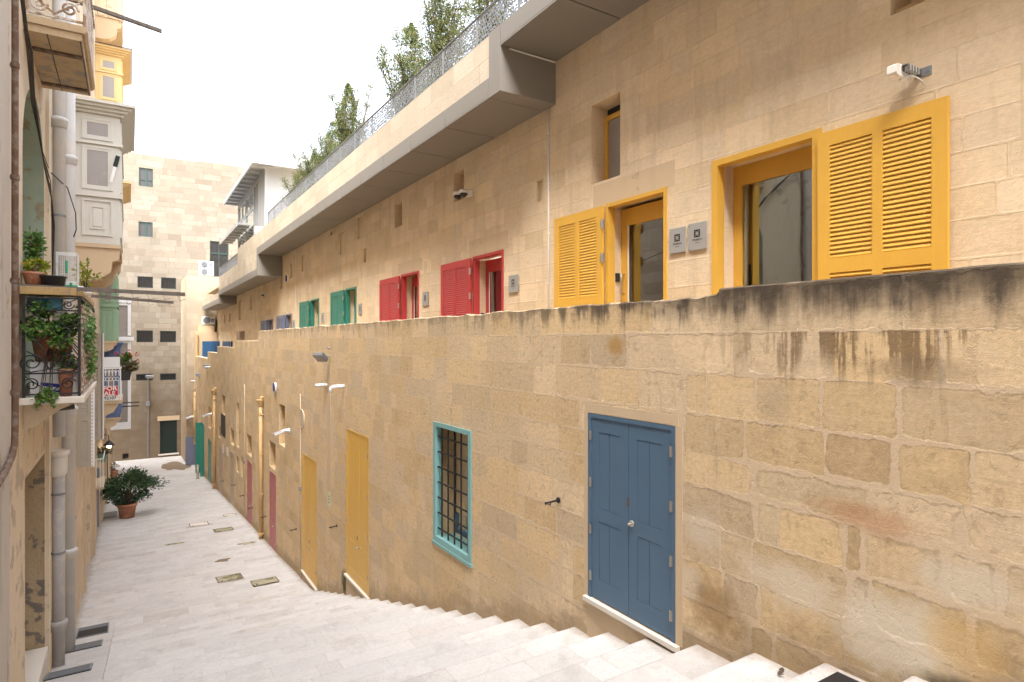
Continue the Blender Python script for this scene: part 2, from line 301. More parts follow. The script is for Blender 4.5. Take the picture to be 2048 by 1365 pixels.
M['black_ink'] = paint('black_lettering', (0.015, 0.014, 0.013), 0.6, 0.02)
M['red_sign'] = paint('red_sign_paint', (0.55, 0.02, 0.03), 0.45, 0.03)
M['white_sign'] = paint('white_sign_board', (0.78, 0.78, 0.77), 0.45, 0.02)
M['red_flower'] = leaf_mat('red_petals', [(0, (0.5, 0.01, 0.015)), (1, (0.62, 0.04, 0.04))], 0.2)
M['badge'] = paint('blue_badge', (0.01, 0.03, 0.30), 0.4, 0.02)
M['navy'] = paint('navy_plastic', (0.01, 0.02, 0.14), 0.35, 0.02)
M['glass'] = glass_mat('clear_glass', refl=0.2)
M['pane'] = glass_mat('dim_glass', (0.55, 0.55, 0.53), 0.05)
M['dim'] = paint('dark_window_pane', (0.06, 0.06, 0.06), 0.2, 0.12, spec=0.4)
M['screen'] = paint('flyscreen_pane', (0.28, 0.255, 0.235), 0.25, 0.12, spec=0.6)
M['niche'] = plaster_mat('pale_green_plaster', (0.38, 0.40, 0.30), (0.27, 0.36, 0.31), (0.36, 0.31, 0.21), peel=0.35, bump=0.3, dark=0.2)
M['peel_wall'] = plaster_mat('peeling_yellow_plaster', (0.64, 0.53, 0.37), (0.62, 0.53, 0.42), (0.53, 0.44, 0.33), peel=0.45, bump=0.7, dark=0.2)
M['warm_plaster'] = plaster_mat('ochre_plaster', (0.64, 0.54, 0.39), (0.62, 0.545, 0.44), (0.54, 0.46, 0.35), peel=0.2, bump=0.35, dark=0.3)
M['grey_plaster'] = plaster_mat('greyed_plaster', (0.52, 0.47, 0.41), (0.47, 0.43, 0.385), (0.46, 0.40, 0.31), peel=0.3, bump=0.4, dark=0.35)
M['under'] = plaster_mat('flaking_soffit', (0.52, 0.42, 0.29), (0.42, 0.30, 0.17), (0.40, 0.35, 0.29), peel=0.5, bump=0.5, dark=0.3)
M['old_reveal'] = plaster_mat('blackened_reveal', (0.46, 0.36, 0.23), (0.38, 0.30, 0.20), (0.22, 0.19, 0.165), peel=0.45, bump=0.7, dark=0.4)
M['marble'] = paint('pale_marble', (0.66, 0.61, 0.54), 0.5, 0.06)
M['olive'] = leaf_mat('shrub_leaves', [(0, (0.06, 0.09, 0.035)), (0.45, (0.135, 0.17, 0.06)), (0.72, (0.26, 0.25, 0.085)), (1, (0.46, 0.31, 0.11))], 0.45)
M['dark_leaf'] = leaf_mat('glossy_dark_leaves', [(0, (0.03, 0.065, 0.028)), (0.6, (0.06, 0.12, 0.05)), (1, (0.14, 0.19, 0.08))], 0.2, 0.35)
M['fresh_leaf'] = leaf_mat('fresh_leaves', [(0, (0.05, 0.12, 0.025)), (0.6, (0.12, 0.25, 0.05)), (0.85, (0.22, 0.33, 0.08)), (1, (0.32, 0.22, 0.14))], 0.35)
M['lime_leaf'] = leaf_mat('lime_leaves', [(0, (0.13, 0.2, 0.02)), (0.6, (0.3, 0.34, 0.03)), (1, (0.45, 0.36, 0.05))], 0.4)
M['dry_leaf'] = leaf_mat('dry_leaves', [(0, (0.10, 0.09, 0.04)), (0.6, (0.2, 0.16, 0.09)), (1, (0.12, 0.15, 0.05))], 0.3)
M['bark'] = paint('bark', (0.09, 0.065, 0.045), 0.9, 0.25, bump=0.5)
M['lamp_on'] = emit_mat('lit_bulb', (1.0, 0.85, 0.62), 6.0)
M['tube_on'] = emit_mat('lit_ceiling_tube', (1.0, 0.96, 0.88), 6.0)
M['algae'] = plaster_mat('mossy_cover', (0.42, 0.37, 0.29), (0.30, 0.28, 0.17), (0.20, 0.20, 0.10), peel=0.6, bump=0.4, dark=0.3)
M['ground'] = plaster_mat('earth', (0.4, 0.33, 0.25), (0.36, 0.3, 0.22), (0.3, 0.24, 0.18), peel=0.3)
M['wet'] = paint('damp_dirt', (0.20, 0.15, 0.10), 0.8, 0.3, bump=0.3)

# ------------------------------------------------------------------ mesh helpers
WLOC = {}
def link(o, parent=None):
    COL.objects.link(o)
    if parent is not None: o.parent = parent
    return o
def tag(o, label=None, cat=None, group=None, kind=None):
    if label: o['label'] = label
    if cat: o['category'] = cat
    if group: o['group'] = group
    if kind: o['kind'] = kind
    return o
def thing(name, label, cat, loc, group=None):
    o = bpy.data.objects.new(name, None); o.empty_display_size = 0.1
    o.location = loc; link(o); WLOC[o] = Vector(loc)
    return tag(o, label, cat, group)

class MB:
    def __init__(s): s.v = []; s.f = []; s.uv = []; s.c = []; s.ex = False
    def _add(s, vs, fs):
        b = len(s.v); s.v += [tuple(q) for q in vs]; s.f += [tuple(b + i for i in f) for f in fs]
    def quad(s, *p): s._add(p, [tuple(range(len(p)))])
    def box(s, x0, y0, z0, x1, y1, z1, m=None):
        x0, x1 = min(x0, x1), max(x0, x1); y0, y1 = min(y0, y1), max(y0, y1); z0, z1 = min(z0, z1), max(z0, z1)
        vs = [(x0, y0, z0), (x1, y0, z0), (x1, y1, z0), (x0, y1, z0), (x0, y0, z1), (x1, y0, z1), (x1, y1, z1), (x0, y1, z1)]
        if m is not None: vs = [m @ Vector(q) for q in vs]
        s._add(vs, [(0, 3, 2, 1), (4, 5, 6, 7), (0, 1, 5, 4), (1, 2, 6, 5), (2, 3, 7, 6), (3, 0, 4, 7)])
        return s
    def cyl(s, p0, p1, r0, r1=None, n=12, caps=True):
        r1 = r0 if r1 is None else r1
        p0, p1 = Vector(p0), Vector(p1); d = (p1 - p0).normalized()
        u = d.orthogonal().normalized(); w = d.cross(u)
        vs = []
        for p, r in ((p0, r0), (p1, r1)):
            for i in range(n):
                t = 2 * PI * i / n; vs.append(p + u * (r * math.cos(t)) + w * (r * math.sin(t)))
        fs = [(i, (i + 1) % n, n + (i + 1) % n, n + i) for i in range(n)]
        if caps: fs += [tuple(range(n))[::-1], tuple(range(n, 2 * n))]
        s._add(vs, fs); return s
    def tube(s, pts, r, n=6):
        pts = [Vector(p) for p in pts]; rs = r if isinstance(r, (list, tuple)) else [r] * len(pts)
        vs = []; fs = []; u = None
        for i, p in enumerate(pts):
            d = (pts[min(i + 1, len(pts) - 1)] - pts[max(i - 1, 0)])
            d = d.normalized() if d.length > 1e-9 else Vector((0, 0, 1))
            u = d.orthogonal().normalized() if u is None else (u - d * u.dot(d))
            u = d.orthogonal().normalized() if u.length < 1e-6 else u.normalized()
            w = d.cross(u)
            for k in range(n):
                t = 2 * PI * k / n; vs.append(p + (u * math.cos(t) + w * math.sin(t)) * rs[i])
        for i in range(len(pts) - 1):
            for k in range(n):
                fs.append((i * n + k, i * n + (k + 1) % n, (i + 1) * n + (k + 1) % n, (i + 1) * n + k))
        fs += [tuple(range(n))[::-1], tuple(range((len(pts) - 1) * n, len(pts) * n))]
        s._add(vs, fs); return s
    def lathe(s, c, prof, n=20, sx=1.0, sy=1.0):
        c = Vector(c); vs = []; fs = []
        for r, z in prof:
            for k in range(n):
                t = 2 * PI * k / n; vs.append(c + Vector((r * sx * math.cos(t), r * sy * math.sin(t), z)))
        for i in range(len(prof) - 1):
            for k in range(n):
                fs.append((i * n + k, i * n + (k + 1) % n, (i + 1) * n + (k + 1) % n, (i + 1) * n + k))
        fs += [tuple(range(n))[::-1], tuple(range((len(prof) - 1) * n, len(prof) * n))]
        s._add(vs, fs); return s
    def prism(s, poly, axis, lo, hi):
        def mk(q, t):
            if axis == 'y': return (q[0], t, q[1])
            if axis == 'x': return (t, q[0], q[1])
            return (q[0], q[1], t)
        n = len(poly); vs = [mk(q, lo) for q in poly] + [mk(q, hi) for q in poly]
        fs = [(i, (i + 1) % n, n + (i + 1) % n, n + i) for i in range(n)] + [tuple(range(n))[::-1], tuple(range(n, 2 * n))]
        s._add(vs, fs); return s
    def sphere(s, c, r, n=12, sq=1.0, zmin=-1.0):
        pr = []
        k = n // 2
        for i in range(k + 1):
            t = -PI / 2 + PI * i / k
            if math.sin(t) < zmin: continue
            pr.append((max(1e-4, r * math.cos(t)), r * sq * math.sin(t)))
        return s.lathe(c, pr, n)
    def leaf(s, p, d, up, L, Wd, c):
        d = d.normalized(); sd = d.cross(up)
        sd = sd.normalized() if sd.length > 1e-6 else d.orthogonal().normalized()
        nn = sd.cross(d)
        b = len(s.v)
        s.v += [tuple(p), tuple(p + d * L * 0.5 + sd * Wd * 0.5 + nn * L * 0.10), tuple(p + d * L), tuple(p + d * L * 0.5 - sd * Wd * 0.5 + nn * L * 0.10)]
        s.f.append((b, b + 1, b + 2, b + 3)); s.c.append((c, R.random(), 0)); s.ex = True
    # stone faces: pts with edge distances
    def sface(s, pts, e, blk):
        b = len(s.v); s.v += [tuple(p) for p in pts]; s.f.append(tuple(range(b, b + len(pts))))
        s.uv += e; s.c.append(blk); s.ex = True
    def build(s, name, mat, parent=None, smooth=False, label=None, bevel=0.0):
        me = bpy.data.meshes.new(name)
        if parent is not None: off = WLOC[parent]
        else:
            xs = [q[0] for q in s.v]; ys = [q[1] for q in s.v]; zs = [q[2] for q in s.v]
            off = Vector(((min(xs) + max(xs)) / 2, (min(ys) + max(ys)) / 2, min(zs)))
        me.from_pydata([(q[0] - off.x, q[1] - off.y, q[2] - off.z) for q in s.v], [], s.f)
        if s.uv:
            u1 = me.uv_layers.new(name='e1'); u2 = me.uv_layers.new(name='e2')
            u1.data.foreach_set('uv', [t for q in s.uv for t in (q[0], q[1])])
            u2.data.foreach_set('uv', [t for q in s.uv for t in (q[2], q[3])])
        if s.c and len(s.c) == len(s.f):
            at = me.attributes.new('blk', 'FLOAT_VECTOR', 'FACE')
            at.data.foreach_set('vector', [t for q in s.c for t in q])
        me.materials.append(mat)
        if smooth: me.polygons.foreach_set('use_smooth', [True] * len(me.polygons))
        me.update()
        o = bpy.data.objects.new(name, me); link(o, parent)
        if parent is None: o.location = off; WLOC[o] = off
        else: WLOC[o] = off.copy()          # parts keep their thing's origin
        if bevel:
            bv = o.modifiers.new('bevel', 'BEVEL'); bv.width = bevel; bv.segments = 2; bv.limit_method = 'ANGLE'; bv.angle_limit = 0.8
        if label: o['label'] = label
        return o

FAR = (9.0, 9.0, 9.0, 9.0)
def plainq(mb, pts, blk=(0.5, 0.5, 0.0)): mb.sface(pts, [FAR] * len(pts), blk)
def to_right(p): return lambda a, z: (p, a, z)
def ashlar(mb, to3, rows, joints, opens, sub=None, top=None, zc=None):
    """rows: descending course boundaries; joints(i): sorted a-values of row i; opens: (a0,a1,z0,z1) left out."""
    for i in range(len(rows) - 1):
        z1, z0 = rows[i], rows[i + 1]
        js = joints(i)
        for k in range(len(js) - 1):
            a0, a1 = js[k], js[k + 1]
            blk = (R.random(), R.random(), 0.55 + 0.9 * R.random())
            xs = {a0, a1}; zs = {z0, z1}; hit = []
            for (oa0, oa1, oz0, oz1) in opens:
                if oa1 <= a0 or oa0 >= a1 or oz1 <= z0 or oz0 >= z1: continue
                hit.append((oa0, oa1, oz0, oz1))
                for q in (oa0, oa1):
                    if a0 < q < a1: xs.add(q)
                for q in (oz0, oz1):
                    if z0 < q < z1: zs.add(q)
            st = sub(i, a0) if sub else None
            if st:
                q = a0 + st
                while q < a1 - st * 0.3: xs.add(q); q += st
            xs = sorted(xs); zs = sorted(zs)
            for p in range(len(xs) - 1):
                for r in range(len(zs) - 1):
                    ca, cz = (xs[p] + xs[p+1]) / 2, (zs[r] + zs[r+1]) / 2
                    if any(h[0] < ca < h[1] and h[2] < cz < h[3] for h in hit): continue
                    cs = [(xs[p], zs[r]), (xs[p+1], zs[r]), (xs[p+1], zs[r+1]), (xs[p], zs[r+1])]
                    pts = []
                    for (a, z) in cs:
                        zz = top(a) if (top and i == 0 and abs(z - z1) < 1e-6) else z
                        pts.append(to3(a, zz))
                    mb.sface(pts, [(a - a0, z - z0, a1 - a, z1 - z) for a, z in cs], blk)
def rand_joints(a0, a1, lo, hi, rr):
    out = [a0]; a = a0 + rr.uniform(lo, hi) * rr.random()
    while a < a1 - lo * 0.5:
        if a > out[-1] + 0.12: out.append(a)
        a += rr.uniform(lo, hi) if rr.random() > 0.15 else lo * 0.6
    out.append(a1); return out
def recess(mb, p, a0, a1, z0, z1, d, sgn=1, back=True, blk=(0.4, 0.4, 0.0)):
    q = p + sgn * d
    plainq(mb, [(p, a0, z0), (q, a0, z0), (q, a0, z1), (p, a0, z1)], blk)
    plainq(mb, [(p, a1, z0), (q, a1, z0), (q, a1, z1), (p, a1, z1)], blk)
    plainq(mb, [(p, a0, z0), (p, a1, z0), (q, a1, z0), (q, a0, z0)], blk)
    plainq(mb, [(p, a0, z1), (p, a1, z1), (q, a1, z1), (q, a0, z1)], blk)
    if back: plainq(mb, [(q, a0, z0), (q, a1, z0), (q, a1, z1), (q, a0, z1)], blk)
def text_mesh(mb, body, size, fn, depth=0.002, squash=1.0, bold=0.0):
    cu = bpy.data.curves.new('lettering', 'FONT'); cu.body = body; cu.size = size; cu.extrude = depth; cu.offset = bold
    cu.align_x = 'CENTER'; cu.align_y = 'CENTER'; cu.resolution_u = 3
    o = bpy.data.objects.new('lettering', cu); me = o.to_mesh()
    vs = [fn(v.co.x * squash, v.co.y, v.co.z) for v in me.vertices]
    mb._add(vs, [tuple(p.vertices) for p in me.polygons])
    o.to_mesh_clear(); bpy.data.objects.remove(o); bpy.data.curves.remove(cu)

# ------------------------------------------------------------------ the street
def build_street():
    mb = MB(); rr = random.Random(3)
    row_back = [(-26, -16, 1.6, 1.21), (-16, -6.0, 1.21, 0.3)]
    def row(a0, a1, z0, z1, pl, pr):
        js = rand_joints(pl, pr, 0.45, 1.15, rr)
        w = a1 - a0
        for k in range(len(js) - 1):
            p0, p1 = js[k], js[k+1]
            t = rr.random()
            blk = (rr.random() if rr.random() < 0.25 else 0.4 + 0.3 * t, rr.random(), 0.6 + 0.6 * rr.random())
            mb.sface([(p0, a0, z0), (p1, a0, z0), (p1, a1, z1), (p0, a1, z1)],
                     [(0, 0, p1 - p0, w), (p1 - p0, 0, 0, w), (p1 - p0, w, 0, 0), (0, w, p1 - p0, 0)], blk)
    row(-26, -6.0, gz(-26), gz(-6.0 + 0.62) + 0.3, -1.3, 4.55)
    a = -6.0; tread = 0.62
    # flight of steps: each tread ends in a rounded nosing, then a riser
    while a < 18.6:
        b = a + tread
        zt = gz(b) + 0.02; zn = gz(b + tread) + 0.02
        row(a, b - 0.03, zt + 0.004, zt, -0.34, 4.55)
        row(a, b, gz(a) + 0.024, gz(b) + 0.024, -1.3, -0.34)
        plainq(mb, [(-0.34, a, gz(a) + 0.024), (-0.34, b, gz(b) + 0.024), (-0.34, b, gz(b) - 0.25), (-0.34, a, gz(a) - 0.25)], (0.6, 0.6, 0))
        plainq(mb, [(-0.34, b - 0.03, zt), (4.55, b - 0.03, zt), (4.55, b - 0.008, zt - 0.008), (-0.34, b - 0.008, zt - 0.008)], (0.6, 0.6, 0))
        plainq(mb, [(-0.34, b - 0.008, zt - 0.008), (4.55, b - 0.008, zt - 0.008), (4.55, b, zt - 0.03), (-0.34, b, zt - 0.03)], (0.6, 0.6, 0))
        plainq(mb, [(-0.34, b, zt - 0.03), (4.55, b, zt - 0.03), (4.55, b, zn - 0.02), (-0.34, b, zn - 0.02)], (0.3, 0.3, 0))
        a = b
    a_end = a; za = gz(a + tread) + 0.02
    while a < 64:
        b = a + rr.uniform(0.36, 0.5)
        zb = gz(b) if b > a_end + 1.2 else za + (gz(a_end + 1.6) - za) * (b - a_end) / 1.6
        zz = gz(a) if a > a_end + 1.2 else za + (gz(a_end + 1.6) - za) * (a - a_end) / 1.6
        row(a, b, zz, zb, -1.3 if a < 56 else -9.5, 4.55)
        a = b
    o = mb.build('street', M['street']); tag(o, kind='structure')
    g_ = MB(); n = 40
    g_.quad((-400, -400, -12.5), (400, -400, -12.5), (400, 400, -12.5), (-400, 400, -12.5))
    tag(g_.build('ground', M['ground']), kind='structure')
build_street()

# ------------------------------------------------------------------ the long sandstone building on the right
PL, PU = 4.5, 6.2
BLD = thing('stone_building', 'long sandstone building with coloured doors, raised walkway and taupe canopy', 'building', (6.0, 20.0, -10.5))
PARTOPEN = [(4.17, 5.50, -2.95, -0.83), (8.36, 9.70, -3.43, -1.42), (13.15, 14.80, -5.70, -2.14), (17.6, 19.28, -7.04, -3.44),
    (23.31, 24.48, -7.75, -4.91), (28.45, 29.72, -8.15, -5.37), (33.87, 35.14, -8.6, -5.8), (38.43, 40.0, -9.05, -6.25), (44.2, 46.0, -9.45, -6.6), (48.6, 50.2, -9.75, -6.0)]
SLITS = [(21.79, 22.78, -3.66, -2.23, 0.3), (23.4, 24.6, -4.75, -3.78, 0.3), (28.58, 29.9, -5.1, -4.19, 0.3), (32.18, 33.1, -5.25, -3.05, 0.3), (33.87, 35.2, -5.4, -4.6, 0.3),
    (37.34, 38.8, -4.17, -3.1, 0.3), (37.2, 39.05, -5.4, -4.2, 0.12), (39.2, 40.3, -5.75, -5.08, 0.3), (44.28, 46.0, -5.8, -4.36, 0.3), (54.1, 55.4, -7.4, -6.4, 0.3), (51.2, 52.2, -6.2, -4.8, 0.3),
    (32.2, 33.1, -6.5, -5.72, 0.08), (30.95, 31.6, -6.45, -5.5, 0.08)]
STEPS = [(-26, 3.655, 0.46), (3.655, 26.9, 0.405), (26.9, 33.5, 0.0), (33.5, 41.0, -0.33), (41.0, 46.4, -0.75), (46.4, 56.6, -1.22)]
def ptop(a):
    for s0, s1, z in STEPS:
        if s0 <= a < s1: break
    k = (0.28 if a < 3.655 else 0.75) if a < 27 else 0.5
    return z + k * 0.035 * (mnoise.noise(Vector((a * 1.3, 3.1, 0))) + 0.6 * mnoise.noise(Vector((a * 5.1, 0.4, 2))) + 0.3 * mnoise.noise(Vector((a * 17, 0.4, 2))))
LROWS = [0.44, 0.075, -0.295, -0.685, -1.045, -1.345, -1.70, -2.07]
_r = random.Random(5)
while LROWS[-1] > -12: LROWS.append(LROWS[-1] - _r.uniform(0.28, 0.38))
NEARJ = {0: [2075, 1806, 1600, 1440, 1305, 1163, 1080], 1: [2095, 1881, 1661, 1491, 1344, 1254, 1181, 1121, 1064], 2: [2090, 1797, 1643, 1510, 1414, 1369, 1279, 1200, 1112], 3: [2130, 1944, 1790, 1650, 1490, 1367, 1160],
    4: [1924, 1742, 1504, 1367, 1170], 5: [2001, 1892, 1724, 1690, 1556, 1512, 1352], 6: [2120, 1939, 1742, 1697, 1636, 1504, 1440, 1352], 7: [1811, 1690, 1519, 1446, 1352]}
def ljoints(i):
    rr = random.Random(100 + i)
    near = sorted(along(x, PL) for x in NEARJ.get(i, []))
    if near:
        back = rand_joints(-26, near[0], 0.6, 1.2, rr)[:-1]
        out = back + near + rand_joints(near[-1] + 0.001, 56.6, 0.42, 0.95, rr)[1:]
        return out
    return rand_joints(-26, 56.6, 0.42, 1.0, rr)
def lower_wall():
    mb = MB()
    cut = [(s0, s1, z, 2.0) for s0, s1, z in STEPS[2:]]
    ops = PARTOPEN + [q[:4] for q in SLITS] + cut
    ashlar(mb, to_right(PL), LROWS, ljoints, ops, sub=lambda i, a: (0.05 if 0 < a < 16 else 0.2) if i == 0 else None, top=ptop)
    for (a0, a1, z0, z1) in PARTOPEN[:1] + PARTOPEN[2:]: recess(mb, PL, a0, a1, z0, z1, 0.12)
    recess(mb, PL, 8.36, 9.70, -3.43, -1.42, 0.42, back=False)
    for (a0, a1, z0, z1, d) in SLITS: recess(mb, PL, a0, a1, z0, z1, d, blk=(0.3, 0.2, 0))
    # parapet cap, inner face and end faces
    for s0, s1, z in STEPS:
        n = max(2, int((s1 - s0) / (0.06 if s0 > 0 and s0 < 4 else 0.15)))
        flat = s0 > 26
        for k in range(n):
            a0 = s0 + (s1 - s0) * k / n; a1 = s0 + (s1 - s0) * (k + 1) / n
            t0, t1 = (z, z) if flat else (ptop(a0), ptop(min(a1, s1 - 1e-4)))
            plainq(mb, [(PL, a0, t0), (PL, a1, t1), (PL + 0.03, a1, t1 + 0.015), (PL + 0.03, a0, t0 + 0.015)], (0.9, 0.9, 0))
            plainq(mb, [(PL + 0.03, a0, t0 + 0.015), (PL + 0.03, a1, t1 + 0.015), (PL + 0.36, a1, t1), (PL + 0.36, a0, t0)], (0.95, 0.95, 0))
            plainq(mb, [(PL + 0.36, a0, t0), (PL + 0.36, a1, t1), (PL + 0.36, a1, -3.0), (PL + 0.36, a0, -3.0)])
        nz = STEPS[min(STEPS.index((s0, s1, z)) + 1, 5)][2]
        plainq(mb, [(PL, s1, nz - 0.4), (PL + 0.36, s1, nz - 0.4), (PL + 0.36, s1, z), (PL, s1, z)])
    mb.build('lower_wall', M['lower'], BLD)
lower_wall()
# openings in the upper wall
UDOORS = [  # a_right, a_hinge(left of opening), leaf end a, top z, floor z, material
    (5.90, 7.13, 8.38, 2.09, -0.35, 'yellow'), (10.18, 11.40, 12.85, 1.78, -0.6, 'red'), (14.30, 15.45, 16.95, 1.77, -0.6, 'red'),
    (19.32, 20.45, 22.05, 1.75, -0.6, 'teal'), (23.90, 25.20, 26.80, 1.65, -0.7, 'teal'), (28.56, 29.80, 31.60, 1.24, -1.1, 'greyblue'),
    (32.87, 34.15, 35.90, 1.12, -1.2, 'greyblue'), (41.9, 43.4, 45.0, 0.68, -1.7, 'beige_paint'), (47.2, 48.4, 52.3, 0.0, -2.3, 'blue_gate')]
UNICHE = [(11.85, 12.36, 3.13, 3.79, .3), (15.43, 15.98, 3.12, 3.78, .3), (18.53, 19.22, 3.27, 3.97, .06), (20.56, 21.2, 3.0, 3.74, .06), (26.15, 26.76, 2.96, 3.64, .06), (8.83, 9.04, 2.5, 2.88, .07),
    (18.38, 18.62, 2.45, 2.89, .08), (28.56, 28.96, 2.86, 3.54, .1), (30.58, 31.16, 2.53, 3.33, .15), (35.05, 35.64, 2.37, 3.1, .15), (39.2, 39.92, 1.88, 2.77, .12), (43.47, 44.5, 1.4, 2.72, .12),
    (48.42, 49.2, 1.37, 2.02, .12), (51.2, 52.0, 1.4, 2.04, .12), (22.13, 22.39, 3.82, 4.0, .1)]
WINO = (3.72, 5.09, -0.42, 2.22); TOPW = (6.83, 7.50, 2.48, 3.73); TOPW2 = (2.72, 3.02, 3.13, 3.9)
UROWS = [5.1]
_r = random.Random(8)
while UROWS[-1] > -3.2: UROWS.append(UROWS[-1] - _r.uniform(0.27, 0.36))
def upper_wall():
    mb = MB()
    ops = [(d[0], d[1], d[4], d[3]) for d in UDOORS] + [q[:4] for q in UNICHE] + [WINO, TOPW, TOPW2]
    ashlar(mb, to_right(PU), UROWS, lambda i: rand_joints(-26, 57, 0.35, 0.85, random.Random(300 + i)), ops)
    for q in UNICHE: recess(mb, PU, *q, blk=(0.35, 0.25, 0))
    for d in UDOORS: recess(mb, PU, d[0], d[1], d[4], d[3], 0.42, back=d[5] in ('teal', 'greyblue', 'beige_paint', 'blue_gate'), blk=(0.6, 0.7, 0))
    recess(mb, PU, *WINO, 0.45, back=False, blk=(0.6, 0.7, 0)); recess(mb, PU, *TOPW, 0.40, back=False, blk=(0.4, 0.4, 0)); recess(mb, PU, *TOPW2, 0.4, blk=(0.4, 0.4, 0))
    mb.build('upper_wall', M['upper'], BLD)
upper_wall()
# lintels over the openings: pale plain slabs set 4 mm proud
for a0, a1, z0, z1 in [(5.75, 7.45, 2.10, 2.44), (10.0, 11.6, 1.80, 2.15), (14.1, 15.7, 1.79, 2.1), (19.1, 20.8, 1.77, 2.05)]:
    lt = MB(); lt.box(PU - 0.004, a0, z0, PU + 0.03, a1, z1); lt.build('lintel', M['plain'], BLD)
su = MB()
su.box(PL - 0.004, 4.13, -0.825, PL + 0.02, 5.56, -0.72); su.box(PL - 0.004, 4.08, -2.95, PL + 0.02, 4.165, -0.825); su.box(PL - 0.004, 5.505, -2.95, PL + 0.02, 5.57, -0.825)
su.build('door_surround', M['plain'], BLD)
# walkway behind the parapet
wk = MB()
WFL = [(-26, 9.4, -0.35), (9.4, 23, -0.6), (23, 27.8, -0.7), (27.8, 32, -1.1), (32, 40, -1.2), (40, 46, -1.7), (46, 57, -2.3)]
for a0, a1, z in WFL: wk.box(PL + 0.362, a0, z - 0.9, PU - 0.002, a1 - 0.002, z)
wk.build('walkway', M['plain'], BLD)

# canopy sections: soffit panels with open joints, edge band
def canopy():
    mb = MB(); jb = MB()
    OP = 5.15
    secs = [(-26, 8.45, 4.80, 1.62), (8.82, 30.6, 4.07, 1.62), (30.9, 45.3, 3.10, 1.8), (45.6, 56.4, 2.55, 1.8)]
    for a0, a1, z, st in secs:
        n = max(1, round((a1 - a0) / st)); w = (a1 - a0) / n
        for k in range(n):
            mb.box(OP - 0.062, a0 + k * w + 0.014, z, PU - 0.002, a0 + (k + 1) * w - 0.014, z + 0.03)
            mb.box(OP - 0.065, a0 + k * w + 0.012, z + 0.031, OP - 0.002, a0 + (k + 1) * w - 0.012, z + 0.335)
        jb.box(OP + 0.001, a0, z + 0.034, PU, a1, z + 0.3)
    # vertical returns between the sections
    for a0, a1, z0, z1 in [(8.45, 8.82, 4.07, 5.14), (30.6, 30.9, 3.10, 4.40), (45.3, 45.6, 2.55, 3.45)]:
        mb.box(OP - 0.068, a0 + 0.004, z0 - 0.002, PU - 0.003, a1 - 0.004, z1)
    mb.build('canopy', M['canopy'], BLD)
    jb.build('canopy_core', M['joint'], BLD)
canopy()
tr = MB(); tr.tube([(5.25, 8.43, 4.775), (6.17, 8.43, 4.775)], 0.014, 8); tr.build('light_strip', M['offwhite'], BLD)
def band():
    mb = MB(); p = 5.1
    for a0, a1, z0, z1 in [(8.83, 30.9, 4.405, 5.12), (30.9, 37.0, 3.44, 5.15), (37.0, 45.6, 3.44, 4.32), (45.6, 56.5, 2.89, 3.3)]:
        n = 2 if z1 - z0 < 1 else 4
        rows = [z1 - (z1 - z0) * k / n for k in range(n + 1)]
        ashlar(mb, to_right(p), rows, lambda i: rand_joints(a0, a1, 0.55, 1.0, random.Random(int(a0) * 7 + i)), [])
        plainq(mb, [(p, a0, z1), (p, a1, z1), (p + 0.3, a1, z1), (p + 0.3, a0, z1)], (0.8, 0.8, 0))
        plainq(mb, [(p, a0, z0), (p + 0.3, a0, z0), (p + 0.3, a0, z1), (p, a0, z1)], (0.8, 0.8, 0))
        plainq(mb, [(p, a1, z0), (p + 0.3, a1, z0), (p + 0.3, a1, z1), (p, a1, z1)], (0.8, 0.8, 0))
        plainq(mb, [(p + 0.3, a0, z0), (p + 0.3, a1, z0), (p + 0.3, a1, z1), (p + 0.3, a0, z1)], (0.8, 0.8, 0))
    mb.build('parapet_band', M['band'], BLD)
band()
rf = MB()
rf.box(5.42, -26, 4.83, 15, 30.88, 4.95); rf.box(5.42, 30.9, 4.5, 15, 37.0, 4.95); rf.box(5.42, 37.02, 3.9, 15, 56.4, 4.05)
rf.build('roof_terrace', M['plain'], BLD)
us = MB(); us.box(5.45, -26, 4.951, 15, 5.2, 11.0); us.build('unseen_shade_block', M['plain'], BLD)  # unseen storey, added to darken the near steps and wall
bk = MB()   # body of the building behind the rooms
bk.box(10.2, -26, -12, 15, 57, 4.8); bk.box(6.66, 30.0, -4, 10.1, 57, 3.05)
bk.build('rear_wall', M['void'], BLD)

